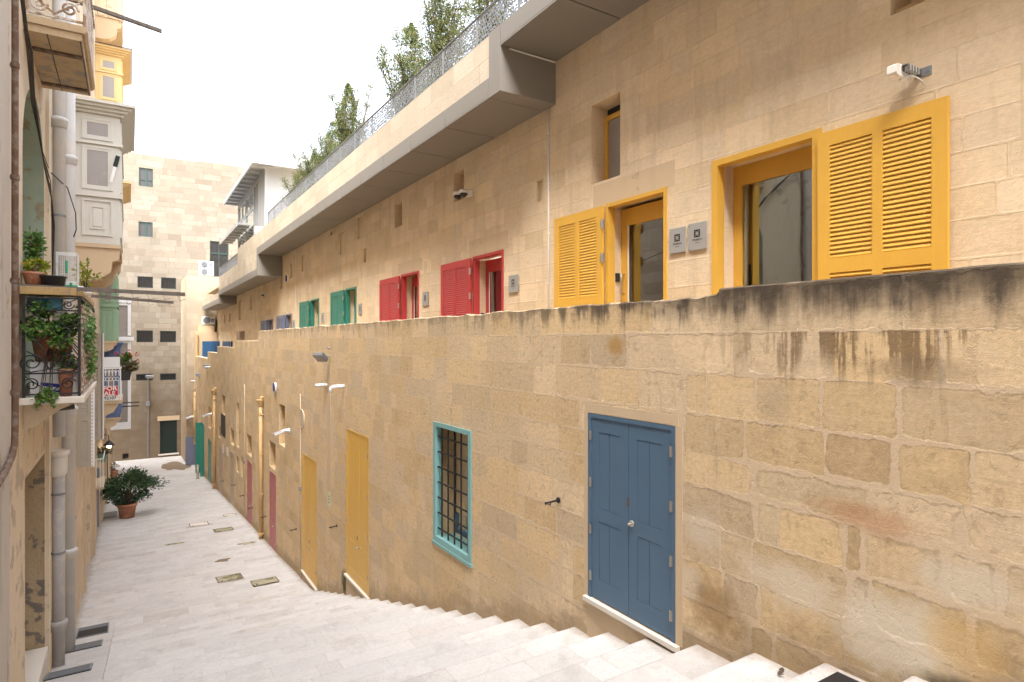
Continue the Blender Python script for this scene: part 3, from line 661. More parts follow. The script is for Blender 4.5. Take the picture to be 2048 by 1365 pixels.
# --- doors of the lower wall
def lower_door(a0, a1, z0, z1, mat, label, midf=0.45, planks=2, sill=0.0, hinge_n=4, knob=True, leaves=2):
    m = M[mat]; fr = 0.05
    mb = MB()
    mb.box(PL - 0.006, a0 + 0.002, z0, PL + 0.09, a0 + fr, z1 - 0.002); mb.box(PL - 0.006, a1 - fr, z0, PL + 0.09, a1 - 0.002, z1 - 0.002)
    mb.box(PL - 0.005, a0 + fr, z1 - fr, PL + 0.09, a1 - fr, z1 - 0.002)
    door = mb.build('door', m, BLD, label=label)
    w = (a1 - a0 - 2 * fr) / leaves
    for k in range(leaves):
        lf = MB(); b0 = a0 + fr + k * w + 0.003; b1 = b0 + w - 0.006; t = z1 - fr - 0.006; bt = z0 + 0.012
        st = min(0.13, w * 0.22); rl = 0.15
        x0, x1 = PL + 0.006, PL + 0.03
        H = t - bt; zm = bt + H * midf
        lf.box(x0, b0, bt, x1, b0 + st, t); lf.box(x0, b1 - st, bt, x1, b1, t)
        for (q0, q1) in ((t - rl, t), (zm - rl / 2, zm + rl / 2), (bt, bt + rl * 1.5)): lf.box(x0, b0 + st, q0, x1, b1 - st, q1)
        for (q0, q1) in ((zm + rl / 2, t - rl), (bt + rl * 1.5, zm - rl / 2)):
            pw = (b1 - b0 - 2 * st) / planks
            for j in range(planks):
                c0 = b0 + st + j * pw + 0.003; c1 = c0 + pw - 0.006
                lf.box(x0 + 0.0045, c0, q0 + 0.004, x1, c1, q1 - 0.004)
        lf.box(x1 + 0.001, b0, bt, x1 + 0.02, b1, t)
        lf.build('leaf', m, door)
    if hinge_n:
        for side in (0, 1):
            for j in range(hinge_n):
                zz = z0 + (z1 - z0) * (0.12 + 0.76 * j / (hinge_n - 1)); aa = a0 + fr if side == 0 else a1 - fr
                hb = MB(); hb.cyl((PL - 0.015, aa, zz - 0.055), (PL - 0.015, aa, zz + 0.055), 0.008, n=8); hb.box(PL - 0.012, aa - 0.02, zz - 0.05, PL - 0.008, aa + 0.02, zz + 0.05)
                hb.build('hinge', M['steel'], door)
    if knob:
        kb = MB(); am = (a0 + a1) / 2 - 0.06; zz = z0 + (z1 - z0) * midf + 0.02
        kb.cyl((PL + 0.005, am, zz), (PL - 0.012, am, zz), 0.035, n=16); kb.cyl((PL - 0.012, am, zz), (PL - 0.04, am, zz), 0.012, n=10); kb.sphere((PL - 0.042, am, zz), 0.017, 12)
        kb.build('handle', M['steel'], door, smooth=True)
        kl = MB(); kl.box(PL - 0.002, am + 0.05, zz + 0.17, PL + 0.008, am + 0.068, zz + 0.26); kl.build('keyhole', M['rust'], door)
    if sill:
        sb = MB(); sb.box(PL - 0.055, a0 - 0.06, z0 - 0.05, PL + 0.1, a1 + 0.04, z0 - 0.001); sb.build('sill', M['marble'], door)
        if sill > 0.1:
            pb = MB(); pb.box(PL - 0.006, a0 - 0.02, z0 - sill - 0.3, PL + 0.02, a1 + 0.02, z0 - 0.051); pb.build('threshold_plaster', M['plain'], door)
    return door
lower_door(*PARTOPEN[0], 'blue', 'blue double plank door above a pale marble sill', 0.47, 2, sill=0.42)
lower_door(*PARTOPEN[2], 'yellow_low', 'taller ochre yellow double plank door', 0.24, 3, sill=0.3)
lower_door(*PARTOPEN[3], 'yellow_low', 'ochre yellow double plank door further down the steps', 0.24, 3, sill=0.3)
lower_door(*PARTOPEN[4], 'red_low', 'dusty red plank door beside the hopper-headed drainpipe', 0.3, 2)
lower_door(*PARTOPEN[5], 'red_low', 'dusty red plank door far down the street', 0.3, 2)
lower_door(*PARTOPEN[6], 'beige_paint', 'beige meter cupboard door', 0.4, 2, hinge_n=3, knob=False)
lower_door(*PARTOPEN[7], 'beige_paint', 'beige meter cupboard door nearest the pipe', 0.4, 2, hinge_n=3, knob=False)
lower_door(*PARTOPEN[8], 'teal', 'green teal closed door', 0.4, 2, hinge_n=0)
lower_door(*PARTOPEN[9], 'teal', 'green teal door between open shutters', 0.4, 2, hinge_n=0, knob=False)
# open teal shutter leaves and the grey-blue leaf near the corner
for a, ext, m, zz0, zz1, lab in [(50.22, 0.42, 'teal', -9.7, -6.0, 'green teal shutter leaf standing open'), (48.5, 0.26, 'teal', -9.72, -6.1, 'narrow green teal shutter leaf standing open'), (55.6, 0.7, 'greyblue', -10.05, -7.75, 'plain grey-blue door leaf standing open')]:
    mb = MB(); mb.box(PL - ext, a, zz0, PL + 0.02, a + 0.05, zz1)
    n = 4
    for k in range(n): mb.box(PL - ext + 0.06, a - 0.012, zz0 + 0.15 + k * (zz1 - zz0 - 0.3) / n + 0.04, PL - 0.06, a - 0.001, zz0 + 0.15 + (k + 1) * (zz1 - zz0 - 0.3) / n - 0.04) if m == 'teal' else None
    sh = mb.build('shutter', M[m], BLD, label=lab)
# the barred window
def barred_window():
    a0, a1, z0, z1 = 8.36, 9.70, -3.43, -1.42
    mb = MB(); f = 0.075; x0 = PL - 0.02; x1 = PL + 0.12
    mb.box(x0, a0 - 0.02, z0 - 0.04, x1, a0 + f, z1 + 0.02); mb.box(x0, a1 - f, z0 - 0.04, x1, a1 + 0.02, z1 + 0.02)
    mb.box(x0 + 0.001, a0 + f, z1 - f + 0.02, x1, a1 - f, z1 + 0.02); mb.box(x0 - 0.01, a0 - 0.05, z0 - 0.09, x1, a1 + 0.04, z0 - 0.04); mb.box(x0 + 0.001, a0 + f, z0 - 0.04, x1 + 0.2, a1 - f, z0 + 0.06)
    w = mb.build('window', M['teal_pale'], BLD, label='barred window with turquoise painted surround')
    g_ = MB()
    for k in range(5):
        a = a0 + f + (a1 - a0 - 2 * f) * (k + 0.5) / 5; g_.cyl((PL + 0.05, a, z0 + 0.05), (PL + 0.05, a, z1 - f + 0.03), 0.014, n=8)
    for k in range(7):
        z = z0 + 0.06 + (z1 - z0 - 0.16) * (k + 0.5) / 7; g_.box(PL + 0.022, a0 + f - 0.01, z - 0.013, PL + 0.036, a1 - f + 0.01, z + 0.013)
        for kk in range(5):
            a = a0 + f + (a1 - a0 - 2 * f) * (kk + 0.5) / 5; g_.sphere((PL + 0.04, a, z), 0.024, 8)
    g_.build('grille', M['iron'], w)
    c = MB(); xx = PL + 0.36
    for b0, b1 in ((a0 + 0.03, (a0 + a1) / 2 - 0.004), ((a0 + a1) / 2 + 0.004, a1 - 0.03)):
        c.box(xx, b0, z0 + 0.06, xx + 0.05, b0 + 0.09, z1); c.box(xx, b1 - 0.09, z0 + 0.06, xx + 0.05, b1, z1)
        for q in (0.06, 0.62, 1.24, 1.93): c.box(xx + 0.001, b0 + 0.09, z0 + q, xx + 0.049, b1 - 0.09, z0 + q + 0.08)
    c.build('casement', M['blue'], w)
    p = MB(); p.quad((xx + 0.03, a0, z0), (xx + 0.03, a1, z0), (xx + 0.03, a1, z1), (xx + 0.03, a0, z1)); p.build('pane', M['glass'], w)
    cu = MB(); n = 40
    for k in range(n):
        q0 = a0 + (a1 - a0) * k / n; q1 = a0 + (a1 - a0) * (k + 1) / n
        cu.quad((xx + 0.09 + 0.012 * math.sin(k * 1.3), q0, z0), (xx + 0.09 + 0.012 * math.sin(k * 1.3 + 1.3), q1, z0), (xx + 0.09 + 0.012 * math.sin(k * 1.3 + 1.3), q1, z1), (xx + 0.09 + 0.012 * math.sin(k * 1.3), q0, z1))
    cu.build('curtain', M['curtain'], w)
barred_window()
# dark screen over the far slot
sc_ = MB(); sc_.box(PL - 0.01, 37.15, -5.42, PL + 0.05, 39.1, -4.18)
sc_.build('vent_screen', M['iron'], BLD, label='black screen over a wall opening')

# --- shutters, doors and window of the upper wall
def louvred(a0, a1, z0, z1, mat, p0, label, hinge_a=None, pitch=0.0445, first=1.32):
    """leaf lying open, flat against the wall; p0 = face toward the street"""
    m = M[mat]; mb = MB(); th = 0.045; st = 0.13; ms = 0.10
    x0, x1 = p0, p0 + th
    mb.box(x0, a0, z0, x1, a0 + st, z1); mb.box(x0, a1 - st, z0, x1, a1, z1)
    am = (a0 + a1) / 2
    mb.box(x0 - 0.0004, am - ms / 2, z0 + 0.1, x1, am + ms / 2, z1 - 0.1)
    zs = [z1, z1 - 0.15, z1 - 0.15 - first, z1 - 0.15 - first - 0.15]
    rails = [(zs[1], zs[0]), (zs[3], zs[2]), (z0, z0 + 0.15)]
    for q0, q1 in rails: mb.box(x0 + 0.0005, a0 + st, q0, x1 - 0.0005, a1 - st, q1)
    for (q0, q1) in ((zs[2], zs[1]), (z0 + 0.15, zs[3])):
        n = int((q1 - q0) / pitch); pt = (q1 - q0) / n
        for k in range(n):
            z = q0 + (k + 0.5) * pt
            for b0, b1 in ((a0 + st, am - ms / 2), (am + ms / 2, a1 - st)):
                pr = [(x0 + 0.003, z - 0.013), (x0 + 0.007, z - 0.022), (x0 + 0.0205, z + 0.011), (x0 + 0.0165, z + 0.019)]
                mb.prism(pr, 'y', b0, b1)
    mb.box(x0 + 0.021, a0 + 0.02, z0 + 0.02, x0 + 0.034, a1 - 0.02, z1 - 0.02)
    s = mb.build('louvred_shutter', m, BLD, label=label)
    if hinge_a is not None:
        for zz in (z1 - 0.28, z1 - 0.80, z0 + 0.3, z1 - 1.9):
            hb = MB(); hb.cyl((x0 - 0.012, hinge_a, zz - 0.07), (x0 - 0.012, hinge_a, zz + 0.07), 0.014, n=8)
            hb.box(x0 - 0.010, hinge_a - 0.045, zz - 0.065, x0 - 0.004, hinge_a + 0.045, zz + 0.065); hb.build('hinge', M['steel'], s)
    return s
def room(parent, a0, a1, z0, z1, lamp=False, depth=3.0, m='room'):
    mb = MB(); x0 = PU + 0.455; x1 = x0 + depth
    mb.quad((x1, a0, z0), (x1, a1, z0), (x1, a1, z1), (x1, a0, z1)); mb.quad((x0, a0, z0), (x1, a0, z0), (x1, a0, z1), (x0, a0, z1)); mb.quad((x0, a1, z0), (x1, a1, z0), (x1, a1, z1), (x0, a1, z1))
    mb.quad((x0, a0, z0), (x1, a0, z0), (x1, a1, z0), (x0, a1, z0)); mb.quad((x0, a0, z1), (x1, a0, z1), (x1, a1, z1), (x0, a1, z1))
    mb.build('interior', M[m], parent)
    if lamp:
        for dx in (0.75, 1.7):
            l = MB(); l.box(x0 + dx, a0 + 0.2, z1 - 0.14, x0 + dx + 0.14, a1 - 0.1, z1 - 0.08); l.build('ceiling_light', M['tube_on'], parent)
DLAB = {0: 'yellow glazed door in a deep stone opening', 1: 'red glazed door with a lit ceiling tube inside', 2: 'red glazed door of the second studio', 3: 'green teal glazed door', 4: 'green teal glazed door further along', 5: 'grey-blue door nearer the green ones', 6: 'grey-blue door farther along', 7: 'beige door far along the walkway', 8: 'blue door at the end of the walkway'}
for i, (ar, ah, al, zt, zf, mat) in enumerate(UDOORS):
    m = M[mat]; f = 0.065; pr = 0.02 if i < 7 else 0.0
    fb = MB()      # outer frame, slightly proud of the wall
    fb.box(PU - pr, ar - 0.01, zf, PU + 0.10, ar + f - 0.02, zt + 0.01); fb.box(PU - pr, ah - f + 0.02, zf, PU + 0.12, ah + 0.01, zt + 0.01); fb.box(PU - pr + 0.001, ar + f - 0.02, zt - f + 0.02, PU + 0.12, ah - f + 0.02, zt + 0.01)
    dr = fb.build('door', m, BLD, label=DLAB[i])
    xd = PU + 0.29; s = 0.15
    lf = MB(); b0, b1 = ar + 0.004, ah - 0.004; t = zt - 0.05
    lf.box(xd, b0, zf, xd + 0.06, b0 + s, t); lf.box(xd, b1 - s, zf, xd + 0.06, b1, t); lf.box(xd + 0.001, b0 + s, t - 0.26, xd + 0.059, b1 - s, t); lf.box(xd + 0.001, b0 + s, zf, xd + 0.059, b1 - s, zf + 0.3)
    lf.build('leaf', m, dr)
    if i < 3:
        gb = MB(); gb.box(xd + 0.028, b0 + s - 0.01, zf + 0.28, xd + 0.034, b1 - s + 0.01, t - 0.25); gb.build('pane', M['glass'], dr)
        tb = MB()
        for q in (b0 + s, b1 - s - 0.018): tb.box(xd - 0.004, q, zf + 0.3, xd + 0.006, q + 0.018, t - 0.26)
        tb.build('glazing_bead', M['offwhite'], dr)
        room(dr, ar - 0.3 if i else ar + 0.0, ah + (2.5 if i == 1 else 0.6), zf, zt + 0.15, lamp=(i in (1,)), m='room' if i == 1 else 'void')
        hb = MB(); ha = b1 - 0.07; hz = zf + (1.05 if i else 1.25)
        hb.tube([(xd - 0.0, ha, hz + 0.13), (xd - 0.06, ha, hz + 0.13), (xd - 0.06, ha, hz - 0.17), (xd - 0.0, ha, hz - 0.17)], 0.011, 8)
        hb.build('handle', M['steel'], dr, smooth=True)
        ib = MB(); ib.box(PU + 0.17, ah - 0.03, hz + 0.02, PU + 0.24, ah - 0.0005, hz + 0.15); ib.build('entry_buzzer', M['black_plastic'], dr)
    else:
        gb = MB(); gb.box(xd + 0.028, b0 + s - 0.01, zf + 0.28, xd + 0.034, b1 - s + 0.01, t - 0.25); gb.build('pane', M['screen'], dr)
    cname = {'yellow': 'yellow', 'red': 'red', 'teal': 'green teal', 'greyblue': 'grey-blue', 'beige_paint': 'beige', 'blue_gate': 'blue'}[mat]
    if i < 8: louvred(ah + 0.015, al, zf + 0.02, zt - 0.02, mat, PU - 0.085, cname + ' louvred shutter folded open against the wall', hinge_a=ah + 0.005 if i < 5 else None, first=1.22 if i == 0 else 1.35)
louvred(48.45, 52.3, -2.25, -0.02, 'blue_gate', PU - 0.085, 'blue louvred shutter at the far end')
def yellow_window():
    a0, a1, z0, z1 = WINO; m = M['yellow']; f = 0.075
    fb = MB(); x0 = PU - 0.03; x1 = PU + 0.10
    fb.box(x0, a0 - 0.02, z0, x1, a0 + f, z1 + 0.03); fb.box(x0, a1 - f + 0.02, z0, x1, a1 + 0.03, z1 + 0.03); fb.box(x0 + 0.001, a0 + f, z1 - f + 0.03, x1, a1 - f + 0.02, z1 + 0.03)
    w = fb.build('window', m, BLD, label='large yellow framed window')
    xd = PU + 0.35; s = 0.12
    c = MB(); c.box(xd, a0 + 0.002, z0, xd + 0.07, a0 + s, z1 - 0.004); c.box(xd, a1 - s, z0, xd + 0.07, a1 - 0.002, z1 - 0.004); c.box(xd + 0.001, a0 + s, z1 - 0.25, xd + 0.069, a1 - s, z1 - 0.004); c.box(xd + 0.001, a0 + s, z0, xd + 0.069, a1 - s, z0 + 0.2)
    c.build('casement', m, w)
    gb = MB(); gb.box(xd + 0.03, a0 + s - 0.01, z0 + 0.18, xd + 0.036, a1 - s + 0.01, z1 - 0.24); gb.build('pane', M['glass'], w)
    room(w, a0 - 0.4, a1 + 0.4, z0 - 0.2, z1 + 0.2, m='void')
    bl = MB(); bl.box(PU + 0.1, a1 - 0.03, 0.62, PU + 0.12, a1 - 0.012, 1.0); bl.build('catch', M['iron'], w)
    louvred(2.50, 3.70, z0, 2.17, 'yellow', PU - 0.085, 'large yellow louvred shutter folded open beside the window', first=1.17)
yellow_window()
def small_top_window():
    a0, a1, z0, z1 = TOPW; xd = PU + 0.27; m = M['yellow']; s = 0.075
    c = MB(); c.box(xd, a0 + 0.002, z0, xd + 0.06, a0 + s, z1 - 0.13); c.box(xd, a1 - s, z0, xd + 0.06, a1 - 0.002, z1 - 0.13); c.box(xd + 0.001, a0 + s, z1 - 0.21, xd + 0.059, a1 - s, z1 - 0.13); c.box(xd + 0.001, a0 + s, z0, xd + 0.059, a1 - s, z0 + 0.06)
    w = c.build('window', m, BLD, label='small yellow framed window deep in its niche')
    gb = MB(); gb.box(xd + 0.028, a0 + s - 0.01, z0 + 0.05, xd + 0.034, a1 - s + 0.01, z1 - 0.2); gb.build('pane', M['screen'], w)
    b_ = MB(); b_.box(xd + 0.07, a0 - 0.1, z0 - 0.05, xd + 0.1, a1 + 0.1, z1 + 0.1); b_.build('reveal_back', M['void'], w)
    ln = MB(); ln.box(PU + 0.05, 2.70, 3.15, PU + 0.30, 3.0, 3.19); ln.build('wooden_lintel', M['plank'], BLD)
small_top_window()

# ------------------------------------------------------------------ fittings on the right-hand walls
def sign_plate(a0, a1, z0, z1, label, letters, seed=0):
    t = thing('sign_plate', label, 'sign', (PU, (a0 + a1) / 2, z0), 'grey studio plates on the upper wall')
    x = PU - 0.03
    b = MB(); b.box(x, a0, z0, x + 0.012, a1, z1); b.build('plate', M['plate'], t, bevel=0.006)
    s = MB()
    for a in (a0 + 0.025, a1 - 0.025):
        for z in (z0 + 0.03, z1 - 0.03): s.cyl((PU, a, z), (x - 0.006, a, z), 0.009, n=8)
    s.build('screw', M['steel'], t)
    am = (a0 + a1) / 2; w = 0.048; zc = z0 + (z1 - z0) * 0.60
    fn = lambda u, v, d: (x - 0.002 - d, am - u, zc + v)
    e = MB(); k = 0.014
    for (u0, u1, v0, v1) in ((-w, w, w - k, w), (-w, w, -w, -w + k), (-w, -w + k, -w, w), (w - k, w, -w, w)):
        e._add([fn(u0, v0, 0), fn(u1, v0, 0), fn(u1, v1, 0), fn(u0, v1, 0)], [(0, 1, 2, 3)])
    r1, r2 = w, w * 0.66     # rotated square inside the square
    for q in range(4):
        t0, t1 = q * PI / 2, (q + 1) * PI / 2
        e._add([fn(r1 * math.cos(t0), r1 * math.sin(t0), .0005), fn(r1 * math.cos(t1), r1 * math.sin(t1), .0005), fn(r2 * math.cos(t1), r2 * math.sin(t1), .0005), fn(r2 * math.cos(t0), r2 * math.sin(t0), .0005)], [(0, 1, 2, 3)])
    e.build('emblem', M['black_ink'], t)
    l = MB(); text_mesh(l, letters, 0.034, lambda u, v, d: (x - 0.001 - d * 0.3, am - u, zc - 0.082 + v), 0.001, bold=0.0012)
    for q in range(7): l.box(x - 0.001, am - 0.035 + q * 0.01, zc - 0.122, x - 0.0005, am - 0.028 + q * 0.01, zc - 0.115)
    l.build('lettering', M['black_ink'], t)
sign_plate(5.54, 5.83, 1.17, 1.51, 'grey studio plate on the stone between yellow door and window, the one beside the door', 'STUDIO 8')
sign_plate(5.20, 5.50, 1.17, 1.525, 'grey studio plate on the stone between yellow door and window, the one beside the window', 'STUDIO 9')
sign_plate(9.62, 9.95, 0.92, 1.26, 'grey studio plate right of the nearer red door', 'STUDIO 7')
sign_plate(13.69, 14.02, 0.87, 1.22, 'grey studio plate right of the farther red door', 'STUDIO')
sign_plate(18.72, 19.05, 0.84, 1.19, 'grey studio plate right of the nearer green door', 'STUDIO')
sign_plate(23.14, 23.5, 0.70, 1.07, 'grey studio plate right of the farther green door', 'STUDIO')
sign_plate(27.97, 28.35, 0.58, 0.93, 'small grey plate beside the nearer grey-blue door', 'STUDIO')

def insect_lamp():
    t = thing('wall_light', 'white box emergency light on a steel bracket above the yellow shutter', 'wall light', (PU, 2.85, 2.3))
    x0, x1 = 5.84, 6.19
    b = MB(); b.box(x0 + 0.09, 2.80, 2.41, x1 - 0.06, 2.89, 2.525); b.build('housing', M['white'], t, bevel=0.012)
    d = MB(); d.prism([(x0 + 0.088, 2.413), (x0 + 0.04, 2.42), (x0 + 0.025, 2.44), (x0 + 0.025, 2.50), (x0 + 0.04, 2.515), (x0 + 0.088, 2.523)], 'y', 2.803, 2.887); d.build('diffuser', M['offwhite'], t)
    r = MB(); r.box(x0 + 0.10, 2.74, 2.50, PU - 0.012, 2.795, 2.506); r.box(x0 + 0.10, 2.74, 2.455, PU - 0.012, 2.745, 2.50); r.box(x0 + 0.10, 2.79, 2.455, PU - 0.012, 2.795, 2.50); r.build('bracket_arm', M['flood'], t)
    p = MB(); p.box(PU - 0.008, 2.66, 2.44, PU - 0.001, 2.80, 2.52); p.cyl((PU - 0.008, 2.69, 2.48), (PU - 0.02, 2.69, 2.48), 0.012, n=8); p.build('wall_plate', M['galv'], t)
    c = MB(); c.tube([(6.0, 2.84, 2.41), (5.98, 2.83, 2.385), (6.01, 2.78, 2.42), (6.07, 2.76, 2.43), (6.12, 2.74, 2.41), (6.16, 2.72, 2.38), (6.19, 2.71, 2.35)], 0.007, 6); c.build('cable', M['offwhite'], t, smooth=True)
    k = MB()
    for q in range(4): xx = 5.98 + q * 0.05; k.box(xx, 2.737, 2.452, xx + 0.006, 2.798, 2.509)
    k.build('cable_tie', M['white'], t)
insect_lamp()

def dome_cam(a, z, label, pair=False):
    t = thing('dome_camera', label, 'camera', (PU, a, z - 0.1), 'dome cameras on the upper wall')
    m = MB(); m.box(PU - 0.10, a - 0.06, z - 0.05, PU - 0.001, a + 0.06, z + 0.06); m.cyl((PU - 0.05, a, z), (PU - 0.22, a, z + 0.0), 0.045, n=12); m.build('mount', M['offwhite'], t)
    for j in ((0, 1) if pair else (0,)):
        c = (PU - 0.2 - 0.02 * j, a - 0.02 + 0.24 * j, z)
        s = MB(); s.lathe(c, [(0.03, 0.065), (0.085, 0.06), (0.10, 0.03), (0.10, -0.015)], 16); s.build('housing', M['offwhite'], t, smooth=True)
        d = MB(); d.sphere((c[0], c[1], c[2] - 0.016), 0.085, 14, zmin=-1.0); d.build('dome', M['black_plastic'], t, smooth=True)
dome_cam(11.5, 3.15, 'twin white dome camera under the canopy near the red doors', True)
dome_cam(34.6, 2.50, 'single white dome camera high above the grey-blue doors')

def bullet_cam(a, z, label, s=1.0):
    t = thing('security_camera', label, 'camera', (PL, a, z - 0.15), 'bullet cameras on the lower wall')
    m = MB(); m.cyl((PL, a, z), (PL - 0.05, a, z), 0.085 * s, n=16); m.tube([(PL - 0.04, a, z), (PL - 0.16 * s, a + 0.02, z + 0.01), (PL - 0.22 * s, a + 0.06, z - 0.02)], [0.06 * s, 0.05 * s, 0.035 * s], 10); m.build('mount', M['white'], t, smooth=True)
    mt = Matrix.Translation((PL - 0.27 * s, a + 0.10, z - 0.055)) @ Matrix.Rotation(0.9, 4, 'Z') @ Matrix.Rotation(-0.38, 4, 'X')
    b = MB(); b.box(-0.055 * s, -0.12 * s, -0.05 * s, 0.055 * s, 0.2 * s, 0.05 * s, mt); b.build('body', M['white'], t, bevel=0.012)
    h = MB(); h.box(-0.065 * s, -0.13 * s, 0.052 * s, 0.065 * s, 0.27 * s, 0.064 * s, mt); h.build('sunshield', M['white'], t)
    l = MB(); l.box(-0.048 * s, 0.201 * s, -0.045 * s, 0.048 * s, 0.215 * s, 0.045 * s, mt); l.box(-0.05 * s, -0.1 * s, -0.056 * s, 0.05 * s, 0.19 * s, -0.0505 * s, mt); l.build('lens', M['black_plastic'], t)
bullet_cam(21.1, -2.98, 'white bullet camera over a slot between yellow and red doors')
bullet_cam(43.8, -4.75, 'white bullet camera beside the middle ochre drainpipe', 1.2)
bullet_cam(56.2, -6.2, 'white bullet camera at the far end of the lower wall', 1.3)

def floodlight(a, z):
    t = thing('floodlight', 'square grey floodlight tilted down near the top of the lower wall', 'floodlight', (PL, a, z - 0.2))
    mt = Matrix.Translation((PL - 0.24, a, z)) @ Matrix.Rotation(0.5, 4, 'Z') @ Matrix.Rotation(0.75, 4, 'Y')
    b = MB(); b.box(-0.13, -0.17, -0.05, 0.13, 0.17, 0.05, mt); b.build('housing', M['flood'], t, bevel=0.01)
    f = MB(); f.box(-0.115, -0.155, -0.056, 0.115, 0.155, -0.051, mt); f.build('pane', M['screen'], t)
    k = MB()
    for q in range(6): k.box(-0.12, -0.14 + q * 0.053, 0.051, 0.12, -0.13 + q * 0.053, 0.075, mt)
    k.build('heat_fins', M['flood'], t)
    r = MB(); r.tube([(PL, a, z + 0.03), (PL - 0.16, a, z + 0.02)], 0.02, 8); r.build('bracket', M['galv'], t); r = MB(); r.cyl((PL, a, z + 0.24), (PL - 0.05, a, z + 0.24), 0.025, n=8); r.build('wall_eye', M['galv'], t)
floodlight(16.3, -0.43)
def stub(pts, label, r=0.045):
    mb = MB(); mb.tube(pts, r, 10); o = mb.build('waste_pipe', M['white'], smooth=True); tag(o, label, 'pipe', 'white stub pipes on the lower wall')
stub([(PL + 0.02, 16.52, -1.18), (PL - 0.3, 16.60, -1.19)], 'straight white stub pipe below the floodlight')
stub([(PL + 0.02, 15.0, -1.12), (PL - 0.26, 15.05, -1.13), (PL - 0.31, 15.06, -1.16), (PL - 0.32, 15.06, -1.28)], 'white stub pipe with a downward elbow')
stub([(PL + 0.02, 44.6, -1.7), (PL - 0.35, 44.7, -1.72)], 'thin white stub pipe high at the stepped wall end', 0.04)
stub([(PL + 0.02, 55.2, -3.2), (PL - 0.35, 55.3, -3.22)], 'thin white stub pipe near the far corner', 0.04)

def alarm(a, z, p, label):
    t = thing('alarm_box', label, 'alarm box', (p, a, z - 0.2), 'blue and white alarm boxes')
    pr = [(0.15 * math.cos(q), 0.17 * math.sin(q)) for q in [2 * PI * k / 24 for k in range(24)]]
    b = MB(); b.prism([(a + u * 0.8, z + v) for u, v in pr], 'x', p - 0.001, p - 0.06); b.build('backplate', M['white'], t)
    c = MB(); c.prism([(a + u * 0.72, z + v * 0.9) for u, v in pr], 'x', p - 0.061, p - 0.10); c.build('cover', M['navy'], t)
alarm(23.3, -1.68, PL, 'navy oval alarm box on the lower wall')
alarm(29.4, 2.9, PU, 'navy oval alarm box under the canopy')

def vent():
    t = thing('wall_vent', 'pale oval louvred vent in the lower wall', 'vent', (PL, 19.36, -2.72))
    ra, rz = 0.33, 0.30; a, z = 19.36, -2.40
    el = lambda k: [(a + k * ra * math.cos(2 * PI * q / 32), z + k * rz * math.sin(2 * PI * q / 32)) for q in range(32)]
    b = MB(); b.prism(el(0.86), 'x', PL - 0.004, PL - 0.008); b.build('backing', M['void'], t)
    r = MB(); o, i = el(1.0), el(0.86)
    for q in range(32):
        n = (q + 1) % 32
        r.quad((PL - 0.03, *o[q]), (PL - 0.03, *o[n]), (PL - 0.03, *i[n]), (PL - 0.03, *i[q])); r.quad((PL - 0.03, *o[q]), (PL - 0.03, *o[n]), (PL, *o[n]), (PL, *o[q])); r.quad((PL - 0.03, *i[q]), (PL - 0.03, *i[n]), (PL, *i[n]), (PL, *i[q]))
    r.build('rim', M['conduit'], t)
    s = MB()
    for q in range(14):
        zz = z - 0.23 + q * 0.0355; h = ra * 0.85 * math.sqrt(max(0, 1 - ((zz - z) / (rz * 0.86)) ** 2))
        s.prism([(PL - 0.026, zz - 0.010), (PL - 0.022, zz - 0.013), (PL - 0.010, zz + 0.007), (PL - 0.014, zz + 0.010)], 'y', a - h, a + h)
    s.build('slats', M['conduit'], t)
vent()
def conduit(p, a, z0, z1, label, r=0.012, box=None, mat='offwhite'):
    t = thing('conduit', label, 'conduit', (p, a, z0), 'thin conduits on the stone walls')
    c = MB(); c.cyl((p - r, a, z0), (p - r, a, z1), r, n=8); c.build('tube', M[mat], t, smooth=True)
    k = MB()
    for q in range(5): z = z0 + (z1 - z0) * (q + 0.5) / 5; k.box(p - 2.4 * r, a - 0.03, z - 0.012, p - 0.0005, a + 0.03, z + 0.012)
    k.build('clip', M[mat], t)
    if box: b = MB(); b.box(p - 0.06, a - 0.05, box - 0.06, p - 0.001, a + 0.05, box + 0.06); b.build('junction_box', M['galv'], t)
conduit(PU, 8.65, -0.3, 4.06, 'thin pale conduit on the upper wall beside the yellow shutter', 0.014)
conduit(PU, 27.78, -1.0, 4.06, 'thin pale conduit on the upper wall beyond the farther green shutter', 0.012)
conduit(PL, 19.52, -7.35, -1.65, 'thin pale conduit with a junction box left of the farther yellow door', 0.012, box=-4.6, mat='conduit')
conduit(PL, 30.4, -8.2, -2.0, 'thin pale conduit left of the farthest red door', 0.012, box=-5.6, mat='conduit')
# chase of patched mortar left as a flat strip on the wall
ch = MB(); ch.box(PL - 0.004, 16.2, -4.2, PL + 0.01, 16.55, -0.6); ch.build('patched_chase', M['plain'], BLD)

